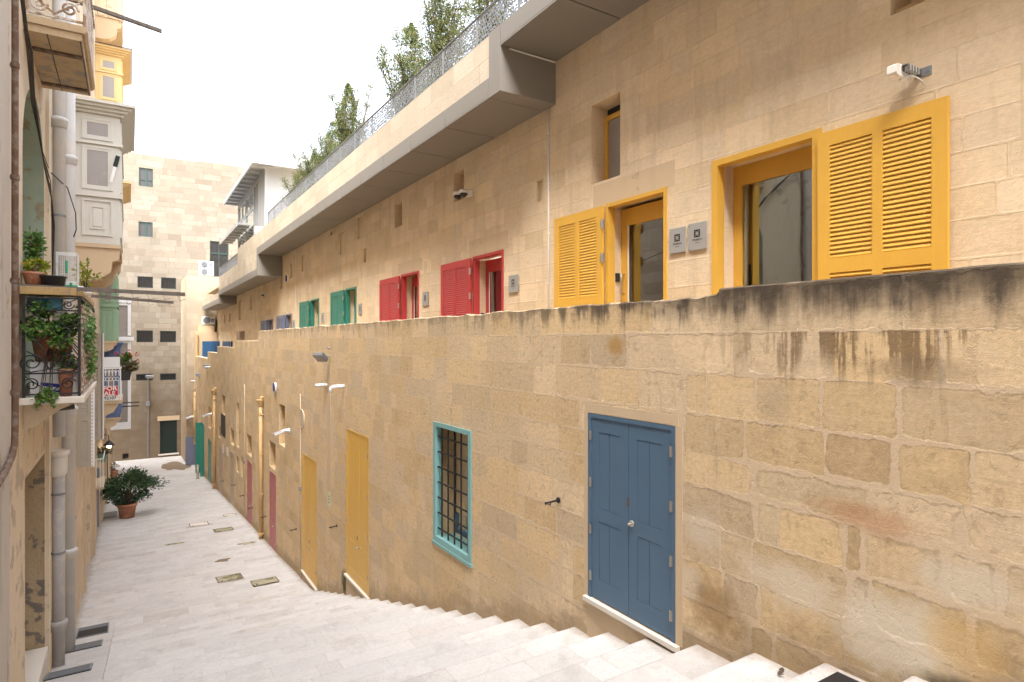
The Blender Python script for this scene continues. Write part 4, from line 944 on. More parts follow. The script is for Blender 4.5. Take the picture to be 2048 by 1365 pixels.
def drainpipe(a, z0, z1, label, hop=True, r=0.075):
    t = thing('drainpipe', label, 'drainpipe', (PL, a, z0), 'ochre drainpipes on the lower wall')
    x = PL - r - 0.03
    p = MB(); p.cyl((x, a, z0 + 0.05), (x, a, z1), r, n=14); p.tube([(x, a, z0 + 0.10), (x, a, z0 + 0.02), (x - 0.08, a, z0 - 0.02)], r, 12); p.build('pipe', M['pipe_beige'], t, smooth=True)
    c = MB()
    for q in range(4): z = z0 + 0.3 + (z1 - z0 - 0.6) * q / 3; c.cyl((x, a, z - 0.035), (x, a, z + 0.035), r + 0.014, n=14); c.box(x, a - 0.1, z - 0.02, PL - 0.001, a + 0.1, z + 0.02)
    c.build('collar', M['pipe_beige'], t)
    if hop:
        h = MB(); h.lathe((x, a, z1), [(r, -0.02), (r * 1.3, 0.05), (r * 2.0, 0.2), (r * 2.3, 0.24), (r * 2.3, 0.3), (r * 1.9, 0.3)], 14); h.build('hopper', M['pipe_beige'], t, smooth=False)
    e = MB(); e.tube([(PL + 0.05, a, z1 + 0.38), (PL - 0.12, a, z1 + 0.38), (x, a, z1 + 0.30), (x, a, z1 + 0.12)], r * 0.7, 10); e.build('elbow', M['pipe_beige'], t, smooth=True)
drainpipe(25.75, -7.95, -2.62, 'nearest ochre drainpipe with a flared hopper between the two red doors')
drainpipe(41.4, -9.1, -3.3, 'middle ochre drainpipe between the green door and beige cupboards', True, 0.09)
drainpipe(54.6, -8.2, -4.1, 'farthest ochre drainpipe above the grey-blue leaf', False, 0.09)

def hook(a, z, label):
    mb = MB(); mb.cyl((PL, a, z), (PL - 0.02, a, z), 0.035, n=12); mb.tube([(PL - 0.01, a, z), (PL - 0.17, a + 0.005, z - 0.012), (PL - 0.20, a + 0.005, z - 0.016)], [0.014, 0.012, 0.02], 8); mb.tube([(PL - 0.12, a, z - 0.008), (PL - 0.13, a, z - 0.045), (PL - 0.16, a, z - 0.03)], 0.007, 6)
    o = mb.build('door_holdback', M['iron']); tag(o, label, 'hook', 'black iron door stays on the lower wall')
HL = ['black iron door stay left of the blue door', 'black iron door stay between the two yellow doors', 'black iron door stay left of the farther yellow door', 'black iron door stay beside the nearer red door', 'black iron door stay beside the farther red door', 'black iron door stay between red and beige doors', 'black iron door stay right of the nearer beige cupboard', 'black iron door stay between the beige cupboards']
for (a, z), l in zip([(6.07, -1.97), (15.6, -4.74), (20.1, -6.0), (25.2, -6.85), (28.2, -7.2), (30.7, -7.2), (33.4, -7.25), (37.8, -7.9)], HL): hook(a, z, l)
n_ = thing('notice', 'small pale green notice on the wall between the yellow doors', 'notice', (PL, 16.33, -4.4))
nb = MB(); nb.box(PL - 0.006, 16.2, -4.42, PL - 0.001, 16.48, -4.02); nb.build('board', paint('pale_notice', (0.55, 0.58, 0.36), 0.5, 0.03), n_)
nb = MB()
for q in range(3): nb.box(PL - 0.008, 16.27, -4.16 - q * 0.08, PL - 0.0065, 16.41, -4.13 - q * 0.08)
nb.build('print', paint('green_print', (0.08, 0.22, 0.10), 0.5, 0.03), n_)
# meter grilles, white vents of the cupboards
for a, z, l in [(38.1, -6.15, 'white slatted vent nearer the ochre pipe'), (36.3, -6.05, 'white slatted vent above the beige cupboards')]:
    v = MB()
    for q in range(6): v.box(PL - 0.012, a - 0.35, z + 0.22 - q * 0.085, PL - 0.001, a + 0.35, z + 0.26 - q * 0.085)
    tag(v.build('vent_grille', M['offwhite']), l, 'vent', 'white slatted vents')
for a, z, l in [(51.9, -2.6, 'dark metal scupper box under the lowest parapet step'), (46.2, -1.75, 'dark metal scupper box under the next parapet step')]:
    v = MB(); v.prism([(PL, z - 0.15), (PL - 0.15, z - 0.12), (PL - 0.3, z + 0.1), (PL - 0.3, z + 0.14), (PL, z + 0.14)], 'y', a - 0.35, a + 0.35); tag(v.build('downlight', M['galv']), l, 'wall light', 'small grey wall downlights')
# bollard near the far doors
bo = thing('bollard', 'short stainless steel bollard before the green shutters', 'bollard', (4.0, 47.6, -9.63))
b_ = MB(); b_.cyl((4.0, 47.6, -9.66), (4.0, 47.6, -8.75), 0.085, n=16); b_.build('post', M['steel'], bo, smooth=True)
b_ = MB(); b_.sphere((4.0, 47.6, -8.72), 0.10, 14); b_.build('cap', M['steel'], bo, smooth=True)
b_ = MB(); b_.cyl((4.0, 47.6, -9.66), (4.0, 47.6, -9.60), 0.20, n=20); b_.build('base_flange', M['steel'], bo)

# ------------------------------------------------------------------ lattice railing along the roof edge
def lattice(mb, a0, a1, z0, z1, p, cell, rr):
    nx = max(2, round((a1 - a0) / cell)); nz = max(2, round((z1 - z0) / (cell * 0.85)))
    P = {}
    for i in range(-1, 2 * nx + 3):
        for j in range(-1, nz + 2):
            P[i, j] = None
    def pt(i, j):       # jittered brick-like vertices of a honeycomb
        k = (i, j)
        if P.get(k) is None:
            u = a0 + (a1 - a0) * i / (2 * nx); v = z0 + (z1 - z0) * j / nz
            ju = 0 if i in (0, 2 * nx) else rr.uniform(-1, 1) * cell * 0.24; jv = 0 if j in (0, nz) else rr.uniform(-1, 1) * cell * 0.30
            if 0 < j < nz: jv += cell * 0.16 * (1 if (i + j) % 2 else -1)
            P[k] = (u + ju, v + jv)
        return P[k]
    def strip(q0, q1):
        d = Vector((q1[0] - q0[0], q1[1] - q0[1]))
        if d.length < 1e-5: return
        n = Vector((-d.y, d.x)).normalized() * 0.0055 * rr.uniform(0.8, 1.5)
        e = [(q0[0] + n.x, q0[1] + n.y), (q1[0] + n.x, q1[1] + n.y), (q1[0] - n.x, q1[1] - n.y), (q0[0] - n.x, q0[1] - n.y)]
        mb.prism(e, 'x', p - 0.004, p + 0.004)
    for j in range(nz + 1):
        for i in range(2 * nx): strip(pt(i, j), pt(i + 1, j))
    for j in range(nz):
        for i in range(2 * nx + 1):
            if (i + j) % 2 == 0: strip(pt(i, j), pt(i, j + 1))
def railing(a0, a1, zb, zt, n, label, p=5.13):
    t = thing('railing', label, 'railing', (p, (a0 + a1) / 2, zb), 'grey lattice railings on the roof edge')
    r = MB(); r.box(p - 0.022, a0, zt, p + 0.022, a1, zt + 0.012); r.build('top_rail', M['galv'], t)
    w = (a1 - a0) / n; rr = random.Random(n)
    for k in range(n + 1):
        a = a0 + k * w; q = MB(); q.box(p - 0.012, a - 0.025, zb - 0.02, p + 0.012, a + 0.025, zt); q.build('post', M['galv'], t)
    for k in range(n):
        q = MB(); lattice(q, a0 + k * w + 0.03, a0 + (k + 1) * w - 0.03, zb + 0.03, zt - 0.003, p, 0.078 if a0 + k * w < 20 else 0.10, rr); q.build('lattice_panel', M['galv'], t)
railing(6.6, 28.3, 5.12, 5.62, 16, 'long grey metal lattice railing on the roof parapet before the shrubs')
railing(37.1, 45.4, 4.33, 4.93, 4, 'short lower grey lattice railing beyond the white pavilion')

# ------------------------------------------------------------------ shrubs and plants
def shrub(c, h, w, n, label, seed, leaf=0.056):
    rr = random.Random(seed)
    t = thing('shrub_tree', label, 'tree', c, 'small trees on the roof terrace')
    C = Vector(c)
    pl = MB(); pl.lathe(C, [(0.30, 0.0), (0.36, 0.42), (0.40, 0.45), (0.40, 0.5), (0.34, 0.5), (0.33, 0.44)], 18); pl.build('planter', M['galv'], t)
    tr = MB(); lf = MB()
    base = C + Vector((0, 0, 0.42)); tips = []
    for k in range(9):
        th = 2 * PI * k / 9 + rr.uniform(-.3, .3); sp = w * rr.uniform(0.12, 0.6); hh = h * rr.uniform(0.66, 1.0) * (1.0 - 0.15 * sp / w)
        top = base + Vector((math.cos(th) * sp, math.sin(th) * sp, hh - 0.42))
        mid = base.lerp(top, 0.45) + Vector((rr.uniform(-.1, .1), rr.uniform(-.1, .1), 0))
        pts = [base, mid, top]
        tr.tube([base, base.lerp(mid, .5), mid, mid.lerp(top, .5), top], [0.028, 0.022, 0.016, 0.011, 0.004], 6)
        for j in range(26):
            f = rr.uniform(0.08, 1.0)
            p = base.lerp(mid, f / 0.45) if f < 0.45 else mid.lerp(top, (f - 0.45) / 0.55)
            ln = (0.52 - 0.38 * f) * w * rr.uniform(0.3, 1.0)
            d = Vector((rr.gauss(0, 1), rr.gauss(0, 1), rr.uniform(0.5, 2.6))).normalized()
            e = p + d * ln
            tr.tube([p, p.lerp(e, .5) + Vector((0, 0, 0.02)), e], [0.007, 0.005, 0.002], 4)
            tips.append((p, e, f))
    zlo, zhi = base.z, base.z + h
    for k in range(int(n * 3.9)):
        if rr.random() < 0.68:
            f = rr.random() ** 1.7; th = rr.uniform(0, 2 * PI); r = w * 0.62 * (1 - f ** 1.7) ** 0.8 * rr.random() ** 0.45 * (0.72 + 0.5 * mnoise.noise(Vector((math.cos(th) * 1.5, math.sin(th) * 1.5, f * 4 + seed))))
            q = base + Vector((r * math.cos(th), r * math.sin(th), -0.1 + f * h * 0.84)); u = r / w
            if mnoise.noise(q * 3.6 + Vector((seed, 0, 0))) < -0.16: continue
        else:
            p, e, f = rr.choice(tips)
            u = rr.random() ** 0.7
            q = p.lerp(e, u) + Vector((rr.gauss(0, .06), rr.gauss(0, .06), rr.gauss(0, .06)))
        d = Vector((rr.gauss(0, 1), rr.gauss(0, 1), rr.uniform(-0.2, 1.6)))
        warm = min(1, max(0, rr.gauss(0.36, 0.2) + 0.22 * u * (q.z - zlo) / (zhi - zlo)))
        L = leaf * rr.uniform(0.75, 1.4)
        lf.leaf(q, d, Vector((rr.gauss(0, 1), rr.gauss(0, 1), 1)), L, L * 0.42, warm)
    tr.build('trunk', M['bark'], t); lf.build('crown', M['olive'], t)
shrub((6.2, 26.6, 4.95), 2.3, 1.7, 4200, 'low rounded shrub on the terrace beside the white pavilion', 1)
shrub((6.2, 24.2, 4.95), 2.75, 1.7, 5000, 'bushy olive green shrub second from the white pavilion', 2)
shrub((6.15, 21.9, 4.95), 3.1, 1.7, 5200, 'olive shrub between the bushy one and the pointed one', 8)
shrub((6.05, 19.7, 4.95), 3.75, 1.6, 6000, 'pointed shrub tree with one tall central shoot', 3)
shrub((6.25, 14.9, 4.95), 3.6, 1.7, 5600, 'large loose shrub tree before a stretch of open sky', 4, 0.058)
shrub((6.1, 12.7, 4.95), 4.0, 1.6, 5600, 'tall yellowing shrub tree cut by the top of the picture', 5, 0.055)
shrub((6.0, 10.4, 4.95), 3.6, 1.4, 4200, 'sparse shrub tree nearest the canopy step', 6, 0.05)

def pot_prof(r0, r1, h): return [(r0, 0.0), (r1 * 0.96, h * 0.80), (r1 * 0.98, h * 0.82), (r1 * 1.06, h * 0.82), (r1 * 1.08, h), (r1 * 0.93, h), (r1 * 0.9, h * 0.88)]
def leaves_blob(mb, c, rx, ry, rz, n, L, rr, droop=0.0, clumps=14, wid=0.5, cm=0.5):
    c = Vector(c); cl = []
    for k in range(clumps):
        d = Vector((rr.gauss(0, 1), rr.gauss(0, 1), rr.gauss(0, 1))).normalized() * rr.uniform(0.45, 1.0)
        cl.append((c + Vector((d.x * rx, d.y * ry, d.z * rz)), rr.uniform(0.22, 0.5), rr.uniform(-.25, .25)))
    for k in range(n):
        q, s, cc = rr.choice(cl)
        d = Vector((rr.gauss(0, 1), rr.gauss(0, 1), rr.gauss(0, 1))).normalized() * rr.random() ** 0.4
        p = q + Vector((d.x * rx * s, d.y * ry * s, d.z * rz * s))
        out = (p - c) + Vector((rr.gauss(0, .3), rr.gauss(0, .3), rr.gauss(0, .3) - droop))
        l = L * rr.uniform(0.6, 1.25)
        mb.leaf(p, out, Vector((rr.gauss(0, .6), rr.gauss(0, .6), 1)), l, l * wid, min(1, max(0, rr.gauss(cm, 0.22) + cc)))
    return cl
def big_bush():
    c = Vector((-0.12, 34.9, gz(34.9) - 0.02)); rr = random.Random(21)
    t = thing('potted_plant', 'large dark green bush in a ribbed terracotta tub on the pale paving', 'potted plant', c)
    p = MB(); p.lathe(c, pot_prof(0.30, 0.40, 0.72), 28); p.build('pot', M['terracotta'], t, smooth=True)
    s = MB(); s.lathe(c + Vector((0, 0, 0.63)), [(0.37, 0), (0.05, 0.03)], 20); s.build('soil', M['soil'], t)
    st = MB(); lf = MB()
    cl = leaves_blob(lf, c + Vector((0.03, 0, 1.42)), 1.28, 0.95, 0.72, 5200, 0.15, rr, 0.15, 34, 0.46, 0.42)
    for q, _, _ in cl:
        m = c + Vector((rr.gauss(0, .12), rr.gauss(0, .12), 1.0)); st.tube([c + Vector((rr.gauss(0, .08), rr.gauss(0, .08), 0.6)), m, m.lerp(q, 0.6), q], [0.022, 0.016, 0.010, 0.005], 5)
    st.build('stems', M['bark'], t); lf.build('foliage', M['dark_leaf'], t)
big_bush()

# ------------------------------------------------------------------ metal covers and gratings in the paving
def ground_z(a):
    if a < 18.6:
        k = math.floor((a + 6.0) / 0.62); b = -6.0 + (k + 1) * 0.62
        return gz(b) + 0.022
    return gz(a)
def slope_q(p, a, dz):     # point on the ramp, lifted
    return (p, a, (gz(a) if a > 20.5 else gz(a) + 0.0) + dz)
def grate(p0, p1, a0, a1, label, n=16, lift=0.03, mat='galv'):
    zz = lambda a: gz(a) + lift
    t = thing('drain_grate', label, 'grate', ((p0 + p1) / 2, (a0 + a1) / 2, zz((a0 + a1) / 2)), 'iron gratings along the house wall')
    b = MB(); b.prism([(a0, zz(a0) - 0.3), (a1, zz(a1) - 0.3), (a1, zz(a1)), (a0, zz(a0))], 'x', p0, p1); b.build('pit', M['void'], t)
    g_ = MB()
    for k in range(n):
        a = a0 + (a1 - a0) * (k + 0.5) / n; h = (a1 - a0) / n * 0.24
        g_.prism([(a - h, zz(a - h) + 0.004), (a + h, zz(a + h) + 0.004), (a + h, zz(a + h) + 0.018), (a - h, zz(a - h) + 0.018)], 'x', p0 + 0.02, p1 - 0.02)
    for q0, q1 in ((p0, p0 + 0.019), (p1 - 0.019, p1)): g_.prism([(a0, zz(a0) + 0.003), (a1, zz(a1) + 0.003), (a1, zz(a1) + 0.02), (a0, zz(a0) + 0.02)], 'x', q0, q1)
    g_.build('bars', M[mat], t)
grate(-1.14, -0.53, 11.85, 12.55, 'widest iron drain grate, at the foot of the nearest downpipe', 9, 0.036)
grate(-1.12, -0.50, 15.15, 16.2, 'iron drain grate on a step beside the second downpipe', 14, 0.036)
grate(-1.10, -0.45, 17.72, 18.75, 'iron drain grate on the lowest step by the left wall', 14, 0.036)
grate(-1.12, -0.55, 35.6, 37.3, 'pale slotted drain grate beside the terracotta tub', 14, 0.012, 'plate')
def cover(p0, p1, a0, a1, label, mat, inner):
    t = thing('manhole_cover', label, 'manhole cover', ((p0 + p1) / 2, (a0 + a1) / 2, gz((a0 + a1) / 2)), 'stone-filled manhole covers')
    f = MB(); q = lambda p, a, d: slope_q(p, a, d)
    e = 0.035
    for (x0, x1, y0, y1) in ((p0, p1, a0, a0 + e), (p0, p1, a1 - e, a1), (p0, p0 + e, a0 + e, a1 - e), (p1 - e, p1, a0 + e, a1 - e)):
        f.quad(q(x0, y0, .012), q(x1, y0, .012), q(x1, y1, .012), q(x0, y1, .012))
    f.build('frame', M['rust'], t)
    i = MB(); i.quad(q(p0 + e, a0 + e, .008), q(p1 - e, a0 + e, .008), q(p1 - e, a1 - e, .008), q(p0 + e, a1 - e, .008)); i.build('infill', M[inner], t)
    k = MB()
    for x, y in ((p0 + 0.12, a0 + 0.12), (p1 - 0.12, a1 - 0.12)): k.cyl(q(x, y, .010), q(x, y, .018), 0.03, n=10)
    k.build('keyhole', M['iron'], t)
cover(2.29, 3.03, 20.63, 21.42, 'half mossy manhole cover, the one nearer the middle of the street', 'rust', 'algae')
cover(3.12, 3.88, 19.5, 20.15, 'mossy manhole cover near the foot of the steps and the right wall', 'rust', 'algae')
cover(3.0, 3.75, 28.15, 28.95, 'mottled manhole cover before the nearer red door', 'rust', 'algae')
cover(2.24, 3.0, 30.2, 30.95, 'manhole cover with clean paving infill and rusty rim', 'rust', 'marble')
cover(3.76, 4.3, 31.45, 32.05, 'small manhole cover with paving infill beside the lower wall', 'rust', 'marble')
dg = MB(); dg.box(4.12, 2.36, ground_z(2.45) + 0.003, 4.42, 2.52, ground_z(2.45) + 0.02); tag(dg.build('drain_cover', M['iron']), 'small black drain cover on a step at the right wall', 'drain cover')
for (p, a, l) in ((4.36, 2.95, 'curled brown dead leaf on the upper of two treads by the right wall'), (4.08, 2.72, 'curled brown dead leaf farther from the right wall')):
    b = MB(); z = ground_z(a) + 0.012
    for k in range(5):
        q = Vector((p + 0.02 * k - 0.04, a + 0.012 * (k % 2), z)); b.leaf(q, Vector((1, 0.4 * (k - 2), 0.25)), Vector((0, 0, 1)), 0.06, 0.03, 0.2)
    tag(b.build('dead_leaf', M['bark']), l, 'leaf')
# damp dirt at the far end and scattered grime on the paving: thin irregular sheets
def smear(cx, ca, rx, ra, seed, mat, label, dz=0.006):
    rr = random.Random(seed); b = MB(); pts = []
    n = 40
    for k in range(n):
        t = 2 * PI * k / n; r = 0.75 + 0.42 * mnoise.noise(Vector((math.cos(t) * 1.3 + seed, math.sin(t) * 1.3, 0.3))) + 0.05 * rr.uniform(-1, 1)
        pts.append((cx + rx * r * math.cos(t), ca + ra * r * math.sin(t)))
    ctr = slope_q(cx, ca, dz)
    for k in range(n):
        b.quad(ctr, slope_q(*pts[k], dz), slope_q(*pts[(k + 1) % n], dz))
    tag(b.build('dirt_patch', M[mat]), kind='stuff')
smear(3.0, 55.8, 1.3, 3.6, 2, 'wet', '')
smear(2.75, 23.5, 0.33, 0.28, 5, 'wet', ''); smear(1.5, 27.3, 0.5, 0.2, 6, 'algae', ''); smear(3.9, 25.4, 0.45, 0.3, 7, 'algae', '')

# ------------------------------------------------------------------ building closing the street, and the annex block
END = thing('end_building', 'tall limestone building closing the far end of the street', 'building', (2.0, 66.0, -10.6))
EY = 63.0
EWIN = [(0.66, 1.74, 13.72, 15.35), (0.64, 1.72, 9.26, 10.57), (0.56, 1.74, 4.72, 5.72), (2.36, 3.54, 4.72, 5.72), (0.49, 1.74, -0.11, 0.93), (2.28, 3.54, -0.11, 0.9), (0.45, 1.72, -3.5, -2.93), (2.28, 3.54, -3.52, -2.93), (6.3, 7.9, 5.9, 9.35)]
EDOOR = (2.28, 3.62, -10.15, -7.18); EHOLE = (-0.55, -0.1, -10.3, -9.85)
def end_building():
    mb = MB()
    rows = [16.55]; rr = random.Random(17)
    while rows[-1] > -11.5: rows.append(rows[-1] - rr.uniform(0.42, 0.56))
    ashlar(mb, lambda a, z: (a, EY, z), rows, lambda i: rand_joints(-12, 16, 0.6, 1.5, random.Random(500 + i)), EWIN + [EDOOR, EHOLE], sub=lambda i, a: 0.8 if i == 0 else None,
           top=lambda a: 16.55 - 0.05 * max(0, 4 - a) * 0 + (0.12 if a > 5.2 else 0.0) + 0.05 * mnoise.noise(Vector((a * 0.9, 7, 0))))
    for (a0, a1, z0, z1) in EWIN + [EDOOR, EHOLE]:
        y1 = EY + 0.25
        for q in ([(a0, EY, z0), (a0, y1, z0), (a0, y1, z1), (a0, EY, z1)], [(a1, EY, z0), (a1, y1, z0), (a1, y1, z1), (a1, EY, z1)], [(a0, EY, z0), (a1, EY, z0), (a1, y1, z0), (a0, y1, z0)], [(a0, EY, z1), (a1, EY, z1), (a1, y1, z1), (a0, y1, z1)]): plainq(mb, q, (0.5, 0.5, 0))
    plainq(mb, [(-12, EY, 16.5), (16, EY, 16.6), (16, EY + 8, 16.6), (-12, EY + 8, 16.5)]); plainq(mb, [(16, EY, -11), (16, EY + 8, -11), (16, EY + 8, 16.6), (16, EY, 16.6)])
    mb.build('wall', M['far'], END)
    for i, (a0, a1, z0, z1) in enumerate(EWIN):
        f = MB(); e = 0.09; y = EY + 0.05
        f.box(a0, y, z0, a0 + e, y + 0.1, z1); f.box(a1 - e, y, z0, a1, y + 0.1, z1); f.box(a0 + e, y + .001, z0, a1 - e, y + 0.099, z0 + e); f.box(a0 + e, y + .001, z1 - e, a1 - e, y + 0.099, z1)
        if i in (0, 1, 8): f.box((a0 + a1) / 2 - 0.07, y + .002, z0 + e, (a0 + a1) / 2 + 0.07, y + 0.098, z1 - e)
        if i == 8: f.box(a0 + e, y + .003, z1 - 1.2, a1 - e, y + 0.097, z1 - 1.05)
        if i == 0: f.box(a0 + e, y + .004, z0 + 0.55, a1 - e, y + 0.09, z0 + 0.6)
        w = f.build('window', M['greendark'], END)
        p = MB(); p.quad((a0, y + 0.06, z0), (a1, y + 0.06, z0), (a1, y + 0.06, z1), (a0, y + 0.06, z1)); p.build('pane', M['dim' if i in (0, 1) else 'void'], w)
        if i >= 2:
            b = MB()
            for k in range(7): x = a0 + (a1 - a0) * (k + 0.5) / 7; b.cyl((x, y - 0.02, z0), (x, y - 0.02, z1), 0.022, n=6)
            for k in range(3): zz = z0 + (z1 - z0) * (k + 0.5) / 3; b.box(a0, y - 0.045, zz - 0.02, a1, y - 0.035, zz + 0.02)
            b.build('bars', M['iron'], w)
    a0, a1, z0, z1 = EDOOR
    d = MB(); d.box(a0, EY + 0.12, z0, a1, EY + 0.18, z1)
    for k in range(4): d.box(a0 + (a1 - a0) * k / 4 + 0.02, EY + 0.105, z0 + 0.1, a0 + (a1 - a0) * (k + 1) / 4 - 0.02, EY + 0.119, z1 - 0.1)
    dd = d.build('door', M['doorgreen'], END)
    s = MB(); s.box(a0 - 0.15, EY - 0.1, z0 - 0.12, a1 + 0.15, EY + 0.2, z0 - 0.002); s.build('step', M['marble'], dd)
    l = MB(); l.box(a0 - 0.2, EY - 0.02, z1 + 0.01, a1 + 0.2, EY + 0.1, z1 + 0.42); l.build('lintel', M['plain'], END)
    h = MB(); h.box(EHOLE[0], EY + 0.2, EHOLE[2], EHOLE[1], EY + 0.24, EHOLE[3]); h.build('vent_opening', M['void'], END)
end_building()
# street lamp fixed to the end building, with its cable down the wall
sl = thing('wall_lamp', 'grey wall lamp on the end building with a cable down to a box', 'lamp', (1.4, EY, -6.2))
b = MB(); b.tube([(1.35, EY, -3.35), (1.35, EY - 0.7, -3.1), (1.4, EY - 1.1, -3.05)], 0.04, 8); b.build('arm', M['galv'], sl)
b = MB(); b.box(1.15, EY - 1.7, -3.2, 1.75, EY - 0.9, -2.98); b.build('head', M['galv'], sl, bevel=0.04)
b = MB(); b.box(1.25, EY - 1.6, -3.25, 1.65, EY - 1.0, -3.201); b.build('diffuser', M['offwhite'], sl)
b = MB(); b.tube([(1.36, EY - 0.04, -3.4), (1.38, EY - 0.04, -5.6), (1.36, EY - 0.04, -10.3)], 0.035, 6); b.box(1.2, EY - 0.14, -5.75, 1.5, EY - 0.002, -5.35); b.build('cable', M['galv'], sl)

ANX = thing('annex_building', 'pale limestone block between the walkway and the end building, air conditioners on it', 'building', (6.0, 58.5, -10.5))
def annex():
    mb = MB(); y = 56.7; a0, a1, zt = 3.93, 9.5, 5.42
    rows = [zt]; rr = random.Random(23)
    while rows[-1] > -11: rows.append(rows[-1] - rr.uniform(0.45, 0.56))
    ashlar(mb, lambda a, z: (a, y, z), rows, lambda i: rand_joints(a0, a1, 0.6, 1.3, random.Random(700 + i)), [])
    ashlar(mb, lambda a, z: (a0, a, z), rows, lambda i: rand_joints(y, EY - 0.01, 0.6, 1.3, random.Random(800 + i)), [])
    plainq(mb, [(a0, y, zt), (a1, y, zt), (a1, EY, zt), (a0, EY, zt)])
    mb.build('wall', M['annex'], ANX)
    l = MB(); l.box(4.52, 55.6, -3.0, 6.15, 56.69, 0.72); l.box(4.75, 56.1, 0.721, 5.95, 56.69, 1.28); l.build('stone_ledge', M['house'] if False else M['plain'], ANX)
    p = MB(); p.cyl((4.62, 55.5, -2.0), (4.62, 55.5, 0.55), 0.09, n=12); p.build('downpipe', M['pipe_beige'], ANX)
annex()
gt = thing('gate', 'blue panelled gate across the far end of the walkway', 'gate', (5.4, 54.6, -2.3))
b = MB(); b.box(4.92, 54.6, -2.3, 5.62, 54.66, -0.02); b.build('solid_panel', M['blue_gate'], gt)
b = MB(); b.box(5.625, 54.61, -2.3, 6.19, 54.65, -0.02)
for k in range(24): b.box(5.69, 54.59, -1.9 + k * 0.07, 6.13, 54.605, -1.86 + k * 0.07)
b.build('louvred_panel', M['blue_gate'], gt)
def ac(x0, x1, y, z0, z1, label, fans=1):
    t = thing('air_conditioner', label, 'air conditioner', ((x0 + x1) / 2, y, z0), 'white outdoor air conditioning units')
    b = MB(); b.box(x0, y, z0, x1, y + 0.38, z1); b.build('casing', M['white'], t, bevel=0.03)
    w = x1 - x0; h = (z1 - z0) / fans; r = min(h * 0.42, w * 0.29)
    for k in range(fans):
        c = (x0 + w * 0.36, z0 + h * (k + 0.5))
        d = MB(); d.cyl((c[0], y - 0.004, c[1]), (c[0], y - 0.012, c[1]), r, n=28); d.build('fan_grille', M['galv'], t)
        g_ = MB()
        for q in (0.3, 0.55, 0.8, 1.0):
            pts = [(c[0] + r * q * math.cos(2 * PI * s / 24), y - 0.025, c[1] + r * q * math.sin(2 * PI * s / 24)) for s in range(25)]; g_.tube(pts, 0.010, 4)
        for s in range(8): g_.tube([(c[0], y - 0.025, c[1]), (c[0] + r * math.cos(s * PI / 4), y - 0.025, c[1] + r * math.sin(s * PI / 4))], 0.009, 4)
        g_.build('guard', M['galv'], t)
    bd = MB(); bd.box(x0 + w * 0.72, y - 0.006, z1 - 0.45, x0 + w * 0.93, y - 0.001, z1 - 0.22); bd.build('badge', M['badge'], t)
    bl = MB(); bl.box(x0 + w * 0.76, y - 0.009, z1 - 0.36, x0 + w * 0.89, y - 0.0065, z1 - 0.32); bl.build('badge_bar', M['white_sign'], t)
    ft = MB(); ft.box(x0 + 0.1, y + 0.05, z0 - 0.08, x0 + 0.18, y + 0.35, z0 - 0.001); ft.box(x1 - 0.18, y + 0.05, z0 - 0.08, x1 - 0.1, y + 0.35, z0 - 0.001); ft.build('foot', M['galv'], t)
ac(4.88, 6.0, 56.9, 5.5, 6.7, 'double fan air conditioner standing on top of the annex block', 2)
ac(5.05, 6.0, 56.2, 1.37, 2.05, 'single fan air conditioner under the canopy end on the stone ledge')
hs = MB(); hs.tube([(6.0, 56.4, 1.8), (6.12, 56.3, 1.75), (6.14, 56.2, 1.3), (6.10, 56.2, 0.8)], 0.06, 8); tag(hs.build('hose', M['rubber'], smooth=True), 'black insulated hose beside the lower air conditioner', 'hose')

